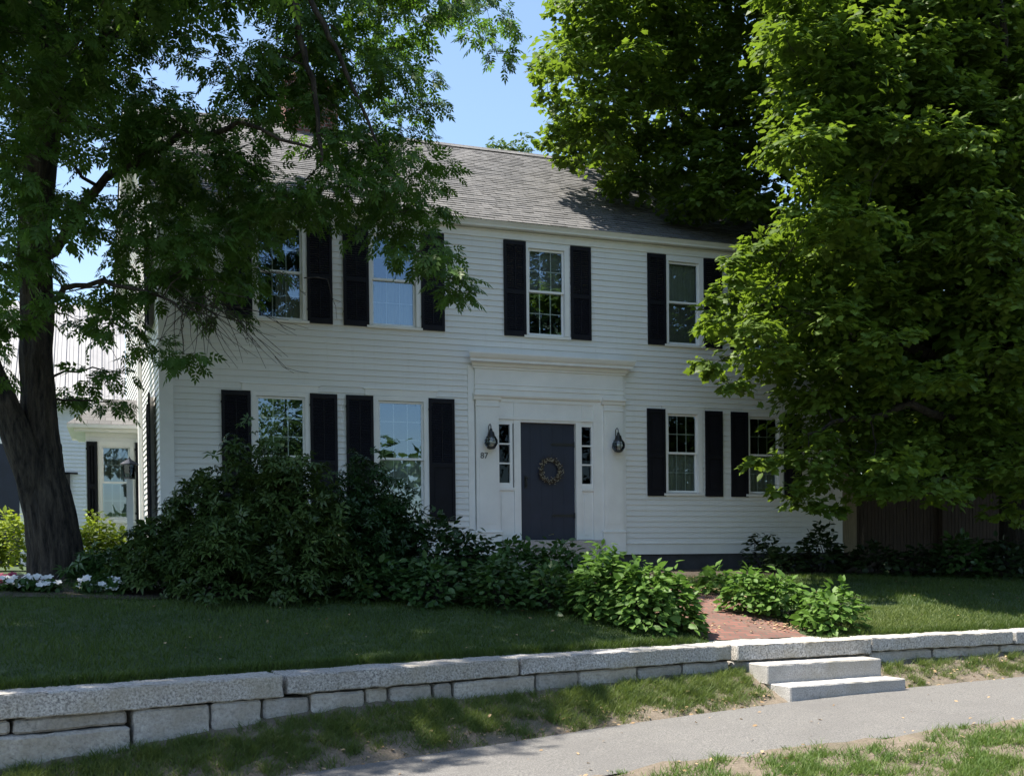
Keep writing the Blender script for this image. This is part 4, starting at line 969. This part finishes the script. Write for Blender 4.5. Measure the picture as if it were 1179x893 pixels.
# ------------------------------------------------------------------ right maple
mbase = np.array([9.0, -1.9, 0]); mbase[2] = float(lz(mbase[0], mbase[1]))
TR = thing('maple_tree', 'huge dense maple on the right hiding the end of the house', 'tree', tuple(mbase))
tk = Skel()
pp = [mbase+np.array(v) for v in [(0, 0, -.1), (0, 0, .3), (-.05, 0, 1.2), (-.1, 0, 2.4), (-.1, .05, 3.4), (-.15, .1, 4.6), (-.1, .2, 6.5), (0, .3, 9), (.1, .4, 12)]]
tk.limb(pp, [.62, .50, .43, .40, .36, .30, .24, .15, .05], 14, .006)
sm_ = Skel(); sm_.nodes = list(tk.nodes)
sm_.limb([pp[3], at(1110, 330, 20.5), at(1040, 190, 20.5), at(960, 120, 20.5), at(860, 60, 21), at(760, 60, 21.5)], [.20, .17, .13, .10, .07, .03], 9, .03)
sm_.limb([pp[4], at(1060, 190, 20.5), at(1035, 110, 20.5), at(1020, 20, 20.5), at(990, -120, 20)], [.20, .15, .12, .10, .05], 9, .03)
sm_.limb([pp[3], at(1070, 410, 19), at(990, 390, 18.5), at(920, 370, 17.8), at(870, 350, 17)], [.14, .11, .08, .05, .02], 8, .03)
sm_.limb([pp[3], at(1070, 470, 17.8), at(1000, 480, 17.5), at(930, 500, 17.3)], [.10, .07, .05, .02], 8, .03)
sm_.limb([pp[4], at(1165, 250, 18.5), at(1160, 120, 17.5), at(1150, -20, 16.5)], [.14, .10, .07, .03], 8, .03)
sm_.limb([pp[5], mbase+np.array([-2, 2, 7]), mbase+np.array([-4.5, 3.5, 9]), mbase+np.array([-6.5, 4.2, 10.5])], [.2, .13, .09, .04], 8, .04)
for v in ((4, 1, 9), (3, -3, 8), (1, 4, 10), (-2, -3, 10)): sm_.limb([pp[5], mbase+np.array(v)*.5+np.array([0, 0, 2]), mbase+np.array(v)], [.16, .1, .03], 8, .03)
crownR = Crown()
polyA = [(x+(14 if x < 900 else 0), y) for x, y in [(868, -60), (1240, -60), (1240, 610), (1150, 612), (1090, 585), (1040, 600), (985, 575), (945, 592), (918, 572), (905, 548), (862, 548), (880, 530), (905, 500), (890, 455), (835, 455), (818, 425), (828, 400), (800, 372), (812, 335), (842, 318), (842, 280), (880, 270), (905, 240), (880, 190), (865, 140), (880, 100), (858, 60)]]
polyB = [(640, -60), (900, -60), (900, 260), (835, 272), (770, 262), (715, 235), (672, 196), (640, 178), (630, 140), (645, 105), (612, 78), (640, 40)]
ptsR = []
def fill(poly, n, gap, dfun, rr, box, layer, k=.75):
    got = []; t = 0
    while len(got) < n and t < 30000:
        t += 1; x, y = rng.uniform(box[0], box[1]), rng.uniform(box[2], box[3]); r = rng.uniform(*rr); d = dfun(x, y)
        if not deep(poly, x, y, k*r*FOC/d): continue
        if any((x-q[0])**2+(y-q[1])**2 < gap*gap for q in got): continue
        got.append((x, y)); ptsR.append((x, y, d, r, layer))
def dA(x, y): return 16.6 + 1.3*max(0, (x-820)/400)*(1 if y > 300 else .4) - (.8 if y < 200 else 0) + rng.uniform(-1.1, 1.1)
BX = (800, 1240, -60, 612)
fill(polyA, 90, 46, dA, (.42, .58), BX, 0)
fill(polyA, 90, 30, dA, (.26, .36), BX, 0)
fill(polyA, 130, 36, lambda x, y: dA(x, y)+2.2, (.55, .75), BX, 1, .9)
fill(polyB, 55, 36, lambda x, y: 20.4+rng.uniform(-1, 1)-(.6 if y < 80 else 0), (.45, .6), (610, 900, -60, 272), 0)
fill(polyB, 50, 24, lambda x, y: 20.4+rng.uniform(-1, 1), (.28, .38), (610, 900, -60, 272), 0)
fill(polyB, 45, 44, lambda x, y: 22.8+rng.uniform(-.8, .8), (.5, .75), (640, 900, -60, 230), 1, .9)
for (x, y, d) in [(828, 345, 16.2), (845, 325, 16.1), (826, 372, 16.2), (845, 300, 16.3), (865, 292, 16.5), (876, 532, 16.8), (925, 580, 17), (950, 588, 17), (640, 160, 20.4), (632, 115, 20.2), (625, 80, 20), (650, 30, 19.8), (655, 185, 20.5), (880, 280, 16.5), (820, 420, 16.4), (842, 445, 16.5), (905, 565, 16.9)]: ptsR.append((x, y, d, .24, 0))
crownR2 = Crown()
for (x, y, d, r, layer) in ptsR:
    c = at(x, y, d)
    for k in range(8):
        if lit_ok(c): break
        d += .5; c = at(x, y, d)
    if not ray_ok(c, .9, .3): continue
    if layer == 0: crownR.clump(c, r, int(32*(r/.5)**2)+8, 10, .118, .6, droop=.5, spread=1.2)
    else: crownR2.clump(c, r, int(18*(r/.5)**2)+5, 8, .17, .65, droop=.45, spread=1.25)
    sm_.grow(c, .006, .05)
cnt = 0; tries = 0
while cnt < 440 and tries < 24000:
    tries += 1
    u = norm(rng.normal(size=3))*rng.random()**.4; p = mbase + np.array([-.6, -.4, 8.6]) + u*np.array([9.6, 7.4, 7.6])
    px_, py_, dz_ = proj(p)
    sx, sy = shadow_pt(p)
    vis = -60 < px_ < 1230 and -50 < py_ < 893
    if vis and not ((deep(polyA, px_, py_, 62) and dz_ > 18.2) or (deep(polyB, px_, py_, 55) and dz_ > 21)): continue
    if (sx < 2.9 and sy < -2.2) or not lit_ok(p): continue
    if p[2] < 2.6 or not ray_ok(p, .8, 1.1): continue
    crownR2.clump(p, rng.uniform(.65, .95), 26, 7, .25, .65, droop=.45); sm_.grow(p, .01, .08); cnt += 1
cnt = 0; tries = 0
while cnt < 200 and tries < 9000:      # unseen upper front of the crown, added to shade the foliage below
    tries += 1
    p = np.array([rng.uniform(1.5, 13), rng.uniform(-7.5, .5), rng.uniform(7.5, 14.5)])
    px_, py_, dz_ = proj(p); sx, sy = shadow_pt(p)
    if (py_ > -45 and px_ < 1230) or not lit_ok(p) or not ray_ok(p, .8, 1.1) or sx < 4.5: continue
    if ((p[0]-8)/7.5)**2+((p[1]+2.5)/6)**2+((p[2]-8)/7)**2 > 1: continue
    crownR2.clump(p, rng.uniform(.7, 1.0), 30, 7, .25, .6, droop=.45); sm_.grow(p, .01, .08); cnt += 1
tk.mb.v = [tuple(np.array(v)-mbase) for v in tk.mb.v]; tk.mb.build('trunk', M['bark2'], TR, smooth=True)
sm_.mb.v = [tuple(np.array(v)-mbase) for v in sm_.mb.v]; sm_.mb.build('branches', M['bark2'], TR, smooth=True)
build_multi('crown', M['leaf_maple'], TR, [(crownR, MAPLE_V, MAPLE_F), (crownR2, OVAL_V, OVAL_F)]); nR_ = sum(len(a) for a in crownR.P)+sum(len(a) for a in crownR2.P)

# ------------------------------------------------------------------ other trees
def simple_tree(name, label, base, h, rx, mat, n, size, group=None, low=.3, seed=0):
    base = np.asarray(base, float); T = thing(name, label, 'tree', tuple(base), 0, group)
    s = Skel(); P = s.limb([base+np.array([0, 0, -.1]), base+np.array([.1, 0, h*.3]), base+np.array([0, .1, h*.6]), base+np.array([.05, 0, h*.92])], [h*.03, h*.024, h*.015, h*.004], 8, .02)
    c = Crown()
    for k in range(n):
        u = norm(rng.normal(size=3))*rng.random()**.4; p = base + np.array([0, 0, h*(1+low)/2]) + u*np.array([rx, rx, h*(1-low)/2])
        c.clump(p, rx*.28, 14, 6, size, .7); s.grow(p, .01, .06)
    s.mb.v = [tuple(np.array(v)-base) for v in s.mb.v]; s.mb.build('trunk', M['bark2'], T, smooth=True)
    c.build('crown', mat, T, OVAL_V if size < .3 else QUAD_V, OVAL_F if size < .3 else QUAD_F); return T
p = at(592, 400, 46); simple_tree('broadleaf_tree', 'small distant tree whose top shows above the roof ridge', (p[0], p[1], -.1), at(592, 150, 46)[2]+.1, 1.15, M['leaf_far'], 130, .17, low=.72)
simple_tree('evergreen_tree', 'dark bushy tree behind the fence nearest the house', (9.3, 5.5, -.1), 8.0, 2.8, M['leaf_dark'], 110, .3, low=.05, group='dark trees behind the fence')
simple_tree('evergreen_tree', 'dark bushy tree behind the middle of the fence, between two others', (13.4, 5.4, -.1), 8.0, 3.0, M['leaf_dark'], 130, .3, low=.05, group='dark trees behind the fence')
simple_tree('evergreen_tree', 'dark bushy tree behind the fence, seen at the right edge of the picture', (17.2, 6.5, -.1), 8.5, 3.2, M['leaf_dark'], 130, .3, low=.04, group='dark trees behind the fence')
simple_tree('street_tree', 'broad tree across the street mirrored in the left ground floor window', (0.5, -37, -2.2), 11, 3.6, M['leaf_far'], 190, .24, low=.12)
simple_tree('street_tree', 'tall tree across the street mirrored in the right ground floor windows', (22, -30, -2.2), 13, 4.5, M['leaf_dark'], 200, .28, low=.1)
simple_tree('street_tree', 'tallest tree across the street mirrored in the window above the door', (12.5, -31, -2.2), 20, 5.5, M['leaf_dark'], 260, .28, low=.3)
# far woods across the street: one mass
cw = Crown()
for k in range(240):
    x = rng.uniform(-70, 90); hgt = 8.0+2.6*math.sin(x*.21)+1.2*math.sin(x*.7)
    p = np.array([x, -62+rng.uniform(-6, 6), -2.2+hgt*rng.random()**.6]); cw.clump(p, 1.6, 10, 6, .9, .8)
o, _ = cw.build('far_woods', M['leaf_far'], None, QUAD_V, QUAD_F); o['kind'] = 'stuff'; tag(o, 'line of woods across the street mirrored in the window glass', 'woods')

# ------------------------------------------------------------------ shrubs
def shrub(name, label, cat, lobes, mat, tmpl, size, dens, stem_h=None, group=None, droop=.3, flat=.9, up=.0, stems=True):
    """lobes: list of (x,y,z_center,rx,rz)"""
    bx = np.mean([l[0] for l in lobes]); by = np.mean([l[1] for l in lobes]); base = np.array([bx, by, float(lz(bx, by))])
    T = thing(name, label, cat, tuple(base), 0, group); c = Crown(); s = MB()
    for (x, y, zt, rx) in lobes:
        z0 = float(lz(x, y)); h = max(.15, zt-z0); n = int(dens*rx*(rx+h)); k1, k2, k3 = rng.random(3)*6
        a = rng.random(n)*2*math.pi; q = np.sqrt(rng.random(n))
        wob = 1+.16*np.sin(a*3+k1)+.10*np.sin(a*5+k2); hb = 1+.10*np.sin(a*2+k3+q*4)+.08*np.sin(a*7+q*6)
        prof = h*hb*np.maximum(.02, 1-q**2.6)**.62; v = rng.random(n)**.38
        P = np.stack([x+np.cos(a)*q*rx*wob, y+np.sin(a)*q*rx*wob, prof*v], -1)
        gz = lz(P[:, 0], P[:, 1]); P[:, 2] += gz + .03 + .05*rng.random(n); P += rng.normal(0, size*.25, (n, 3))
        u = norm(np.stack([np.cos(a)*q*1.1, np.sin(a)*q*1.1, (1.05-q)*1.2*v+.05], -1))
        Dd = u+rng.normal(0, .5, (n, 3)); Dd[:, 2] = Dd[:, 2]*.5-droop*rng.random(n)
        N = u*.9+np.array([0, 0, .75+up])+rng.normal(0, .33, (n, 3))
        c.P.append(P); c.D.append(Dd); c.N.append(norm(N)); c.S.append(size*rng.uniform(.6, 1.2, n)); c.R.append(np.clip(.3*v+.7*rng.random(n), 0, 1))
        for k in range(6):
            e = P[rng.integers(n)]; b = np.array([bx, by, base[2]-.03]); s.tube([b-base, (b+e)/2-base+rng.normal(0, .04, 3), (e-base)*.9+(b-base)*.1], [.016, .012, .005], 5, caps=False)
    c.build('foliage', mat, T, *tmpl)
    if stems: s.build('stems', M['bark2'], T)
    return T
WH = (WH_V, WH_F); OV = (OVAL_V, OVAL_F); QD = (QUAD_V, QUAD_F)
def L_(px, ytop, ybot, depth, wpx, k=1.0):
    """lobe from its extent in the photograph at a given depth"""
    top = at(px, ytop, depth); bot = at(px, ybot, depth); rx = wpx/2*depth/FOC
    return (bot[0], bot[1], top[2], rx)
shrub('rhododendron', 'tall dark rhododendron with whorled leaves in front of the left ground floor window', 'shrub', [L_(300, 512, 660, 13.9, 120), L_(235, 556, 680, 13.7, 120), L_(345, 532, 690, 13.7, 105), L_(195, 608, 692, 13.4, 110), L_(270, 590, 697, 13.2, 150), L_(350, 600, 694, 13.3, 120)], M['leaf_rhodo'], WH, .135, 520)
shrub('evergreen_shrub', 'dense rounded dark evergreen shrub between the rhododendron and the door', 'shrub', [L_(424, 534, 680, 14.6, 102), L_(458, 572, 690, 14.4, 68), L_(410, 580, 690, 14.1, 110)], M['leaf_yew'], WH, .105, 900)
shrub('spreading_shrub', 'low dark shrub sloping down just right of the evergreen shrub', 'shrub', [L_(505, 598, 690, 14.6, 95), L_(548, 622, 690, 14.8, 80)], M['leaf_yew'], OV, .11, 1500)
shrub('spreading_shrub', 'low leafy shrub in front of the granite doorstep', 'shrub', [L_(600, 632, 695, 14.6, 80), L_(645, 630, 690, 14.6, 70)], M['leaf_low'], OV, .12, 1500)
for i, (px_, w_, yt, lab) in enumerate([(430, 80, 648, 'low green shrub at the foot of the evergreen shrub'), (500, 85, 650, 'low green shrub on the lawn edge, second in the row right of the rhododendron'), (572, 85, 650, 'low green shrub on the lawn edge left of the large hydrangea, third in the row'), (637, 70, 655, 'low green shrub touching the large sunlit hydrangea, last in the row')]):
    shrub('low_shrub', lab, 'shrub', [L_(px_, yt, 697, 13.6, w_)], M['leaf_low'], OV, .11, 1700, group='low shrubs along the lawn edge')
shrub('hydrangea', 'large leafy hydrangea left of the brick path', 'hydrangea', [L_(700, 640, 712, 13.5, 85), L_(745, 655, 728, 13.1, 95), L_(778, 670, 728, 13.2, 60), L_(690, 662, 722, 13.3, 65)], M['leaf_hyd'], OV, .12, 1900, group='hydrangeas beside the brick path', droop=.45)
shrub('hydrangea', 'medium sunlit hydrangea right of the brick path, the farther of two', 'hydrangea', [L_(864, 661, 698, 14.6, 56), L_(900, 667, 705, 14.4, 50)], M['leaf_hyd'], OV, .12, 1900, group='hydrangeas beside the brick path', droop=.45)
shrub('hydrangea', 'small sunlit hydrangea nearest the steps right of the brick path', 'hydrangea', [L_(957, 686, 719, 13.8, 64)], M['leaf_hyd'], OV, .125, 1700, group='hydrangeas beside the brick path', droop=.45)
shrub('grassy_plant', 'small low leafy tuft at the top of the brick path', 'plant', [L_(824, 660, 682, 16.0, 32)], M['leaf_hyd'], QD, .14, 1600, up=-.6, stems=False)
shrub('young_shrub', 'thin dark shrub against the white siding right of the door', 'shrub', [L_(878, 618, 662, 20.0, 42)], M['leaf_dark'], OV, .13, 700)
shrub('dark_shrub', 'dark shrub at the right corner of the house', 'shrub', [L_(945, 612, 668, 19.6, 50)], M['leaf_dark'], OV, .15, 1000)
for i, (px_, w_, yt, lab) in enumerate([(905, 50, 640, 'low dark plant between the two dark shrubs by the siding'), (1005, 60, 632, 'dark plant at the fence foot nearest the house corner'), (1060, 60, 636, 'dark plant at the fence foot, second from the house corner'), (1105, 66, 622, 'taller speckled plant at the fence foot, third from the house corner'), (1155, 70, 628, 'dark plant at the fence foot by the right edge of the lawn')]):
    shrub('fence_plant', lab, 'plant', [L_(px_, yt, 672, 19.4, w_)], M['leaf_dark'] if i != 3 else M['leaf_low'], OV, .15, 900, group='plants along the fence')
shrub('border_shrub', 'low shrub with narrow leaves between the trunk and the rhododendron', 'shrub', [L_(120, 640, 690, 13.9, 75), L_(140, 655, 694, 13.5, 50)], M['leaf_low'], WH, .14, 500)
shrub('golden_shrub', 'bright yellow green shrub left of the tree trunk', 'shrub', [L_(12, 596, 650, 18.5, 70), L_(-25, 600, 650, 18.6, 60)], M['leaf_yel'], OV, .11, 1500)
shrub('golden_shrub', 'bright yellow green shrub right of the tree trunk below the bay window', 'shrub', [L_(112, 598, 655, 18.6, 60), L_(138, 612, 655, 18.4, 50), L_(100, 615, 655, 18.4, 50)], M['leaf_yel'], OV, .11, 1500)
# white flowers at the tree foot
def flower_clump(label, px_, py_, w_, petal, group, n=10):
    b = at(px_, py_, 13.0); x, y = b[0], b[1]; z = float(lz(x, y)); T = thing('flower_clump', label, 'flowers', (x, y, z), 0, group)
    r = w_/2*13/FOC; m = 120; u = rng.normal(0, .45, (m, 2))*r; P = np.stack([u[:, 0], u[:, 1], .03+rng.random(m)*.10], -1)
    V, F, k = leaves(P, rng.normal(0, 1, (m, 3)), np.array([[0, 0, 1.0]])+rng.normal(0, .4, (m, 3)), np.full(m, .09), *OV); bulk('foliage', V, F, M['leaf_low'], T, np.repeat(rng.random(m), k))
    u = rng.normal(0, .5, (n, 2))*r*np.array([1, 1.6]); C_ = np.stack([u[:, 0], u[:, 1], .07+rng.random(n)*.14], -1)
    P = np.repeat(C_, 5, 0); a = np.tile(np.arange(5)*1.2566, n)+np.repeat(rng.random(n)*6, 5); nv = np.repeat(norm(np.array([[0, -.55, .8]])+rng.normal(0, .3, (n, 3))), 5, 0)
    D = np.stack([np.cos(a), np.sin(a)*.8, np.sin(a)*.5], -1)
    V, F, k = leaves(P, D, nv, np.full(5*n, .05), [(0, 0, 0), (.5, .42, .1), (1, .2, .12), (1, -.2, .12), (.5, -.42, .1)], [(0, 1, 2), (0, 2, 3), (0, 3, 4)]); bulk('flowers', V, F, petal, T, np.repeat(rng.random(5*n), k))['kind'] = 'stuff'
for i, (px_, py_, w_, lab) in enumerate([(14, 670, 36, 'white flower clump farthest left, behind the front clump'), (22, 688, 46, 'large white flower clump at the lower left lawn edge'), (54, 686, 22, 'small white flower clump just left of the trunk foot'), (100, 690, 24, 'white flower clump right below the trunk foot'), (132, 690, 20, 'small white flower clump beside the narrow leaved shrub'), (36, 660, 22, 'white flower clump against the left side of the trunk')]):
    flower_clump(lab, px_, py_, w_, M['petal'], 'white flowers round the tree foot')
flower_clump('dark magenta flower clump at the left edge behind the white ones', 4, 656, 24, M['petal_pink'], None, 30)
# ------------------------------------------------------------------ grass and litter
def blades(name, X, Y, zf, h, wd, mat, lean=.35, hv=None, rv=None):
    n = len(X); Z = zf(X, Y); P = np.stack([X, Y, Z], -1); a = rng.random(n)*2*math.pi; hh = h*rng.uniform(.5, 1.25, n)*(1 if hv is None else hv)
    side = np.stack([np.cos(a), np.sin(a), np.zeros(n)], -1)*wd/2; tip = rng.normal(0, lean, (n, 3))*hh[:, None]; tip[:, 2] = hh
    V = np.stack([P-side, P+side, P+tip*.55+side*.6*0+np.stack([np.cos(a), np.sin(a), 0*a], -1)*wd*.32, P+tip], 1).reshape(-1, 3)
    b = np.arange(n)*4; F = np.concatenate([np.stack([b, b+1, b+2], -1), np.stack([b, b+2, b+3], -1)])
    r_ = rng.random(n) if rv is None else np.clip(.35*rng.random(n)+.65*rv, 0, 1)
    o = bulk(name, V, F, mat, None, np.repeat(r_, 4)); o['kind'] = 'stuff'; return o
n = 430000; X = rng.uniform(-16, 14, n); Y = yw(X)+.40+(rng.random(n)**1.15)*6.5
pc = path_c(Y); keep = (np.abs(X-pc) > .74) & (Y < -1.8)
keep &= ~((X < -.9) & (Y > np.interp(X, [-9.5, -7, -4.5, -2, -.75], [-4.2, -4.6, -4.5, -4.5, -5.1])+.05) & (X > -7.2))
patch = np.sin(X*2.1+Y)*np.sin(Y*2.7-X*.6); keep &= ~((X > .5) & (X < 3.2) & (Y < -5.2) & (rng.random(n) < .55+.3*patch))
X, Y = X[keep], Y[keep]; pv_ = .5+.25*np.sin(X*1.7+np.sin(Y*2.3)*2)+.25*np.sin(Y*3.1-X*.8+np.sin(X*4.1)); o = blades('lawn_grass', X, Y, lz, .043, .008, M['grass'], .45, .8+.5*pv_, pv_); tag(o, 'short dark green lawn grass above the wall', 'grass')  # blade tone holds clover patches plus sun dapples put into the colour
n = 16000; X = rng.normal(2.4, 1.0, n); Y = yw(X)+.5+rng.random(n)**1.4*1.3; k = (X > .95) & (X < 5)
o2 = blades('dry_grass', X[k], Y[k], lz, .05, .008, M['grass_dry'], .8, None, .4+.6*rng.random(k.sum())); tag(o2, 'thin straw coloured grass behind the wall right of the steps', 'grass')
o = blades('overhang_grass', *(lambda q: (q, yw(q)+.44+rng.random(len(q))*.12))(np.concatenate([rng.uniform(-15, -.95, 19000), rng.uniform(1.4, 13, 12000)])), lz, .08, .007, M['grass'], .5); tag(o, 'longer grass fringe along the back of the wall capstones', 'grass')
def tufts(n_t, xr, yfun, per, sig, dens_fn):
    X = rng.uniform(*xr, n_t); Y = yfun(X, rng.random(n_t)); k = dens_fn(X, Y) > rng.random(n_t); X, Y = X[k], Y[k]
    i = np.repeat(np.arange(len(X)), per); sg = sig*rng.uniform(.5, 1.5, len(X))[i]; return X[i]+rng.normal(0, 1, len(i))*sg, Y[i]+rng.normal(0, 1, len(i))*sg, rng.uniform(.45, 1.3, len(X))[i], (rng.random(len(X))**1.4)[i]
def dens1(x, y):
    s = .5+.5*np.sin(x*3.1+y*2)*np.sin(x*1.3-y*3.7+1); base = np.where(x < 1.1, .92, .32); e = np.clip((y-yb(x))/.35, 0, 1)
    return np.clip(base*(.55+.6*s)*e, 0, 1)*np.where((x > -.62) & (x < 1.3), .0, 1)
X, Y, hv, rv = tufts(3600, (-11.5, 8), lambda x, r: yb(x)+(yw(x)-.03-yb(x))*r, 60, .045, dens1)
k = ((X < -.55) | (X > 1.18)) & (Y < yw(X)-.01) & (Y > yb(X)-.05)
o = blades('verge_grass', X[k], Y[k], vz, .075, .0075, M['grass_dry'], .75, hv[k], rv[k]); tag(o, 'patchy tufted grass on the slope below the wall', 'grass')
X, Y, hv, rv = tufts(3600, (-6, 6), lambda x, r: yf(x)-2.3*r, 60, .05, lambda x, y: np.clip(.14+.75*(.5+.5*np.sin(x*3.3+y)*np.sin(y*4.1-x)), 0, 1)*np.clip((yf(x)-y)/.3, .15, 1))
o = blades('kerb_grass', X, Y, fz, .07, .008, M['grass_sun'], .7, hv, rv); tag(o, 'sunny patchy grass strip on the near side of the sidewalk', 'grass')
# fallen leaves
def litter(n_, X, Y, zf, dz):
    P = np.stack([X, Y, zf(X, Y)+dz+rng.random(len(X))*.012], -1); D = rng.normal(0, 1, (len(X), 3)); D[:, 2] *= .15; return P, D, np.array([[0, 0, 1.0]])+rng.normal(0, .3, (len(X), 3))
a = rng.random(2200); Yl = -2.2-4.2*a**1.3; Xl = path_c(Yl)+np.where(rng.random(2200) < .75, .70, -.55)+rng.normal(0, .22, 2200)
P1 = litter(0, Xl, Yl, lz, .03)
Xl = rng.uniform(-6, 6, 500); Yl = yb(Xl)+rng.normal(.12, .16, 500); k = (Xl < -.6) | (Xl > 1.25); Xl, Yl = Xl[k], np.maximum(Yl[k], yb(Xl[k])+.0); P2 = litter(0, Xl, Yl, vz, .02)
Xl = rng.uniform(-6, 5, 120); Yl = yf(Xl)+rng.normal(-.2, .3, 120); Yl = np.minimum(Yl, yf(Xl)-.01); P3 = litter(0, Xl, Yl, fz, .02)
Xl = rng.uniform(-5.5, 5, 70); Yl = yf(Xl)+rng.random(70)*(yb(Xl)-yf(Xl)); P5 = litter(0, Xl, Yl, lambda x, y: zsw(x), .006)
Xl = rng.uniform(-7, 8, 160); Yl = yw(Xl)+.5+rng.random(160)*3.2; P4 = litter(0, Xl, Yl, lz, .04)
P, D, N = [np.concatenate(z) for z in zip(P1, P2, P3, P4, P5)]
V, F, k = leaves(P, D, N, rng.uniform(.02, .055, len(P)), *OV); o = bulk('fallen_leaves', V, F, M['litter'], None, np.repeat(rng.random(len(P)), k)); o['kind'] = 'stuff'; tag(o, 'dry tan fallen leaves beside the brick path and along the sidewalk', 'leaves')
print('leaves left', nL_, 'right', nR_)
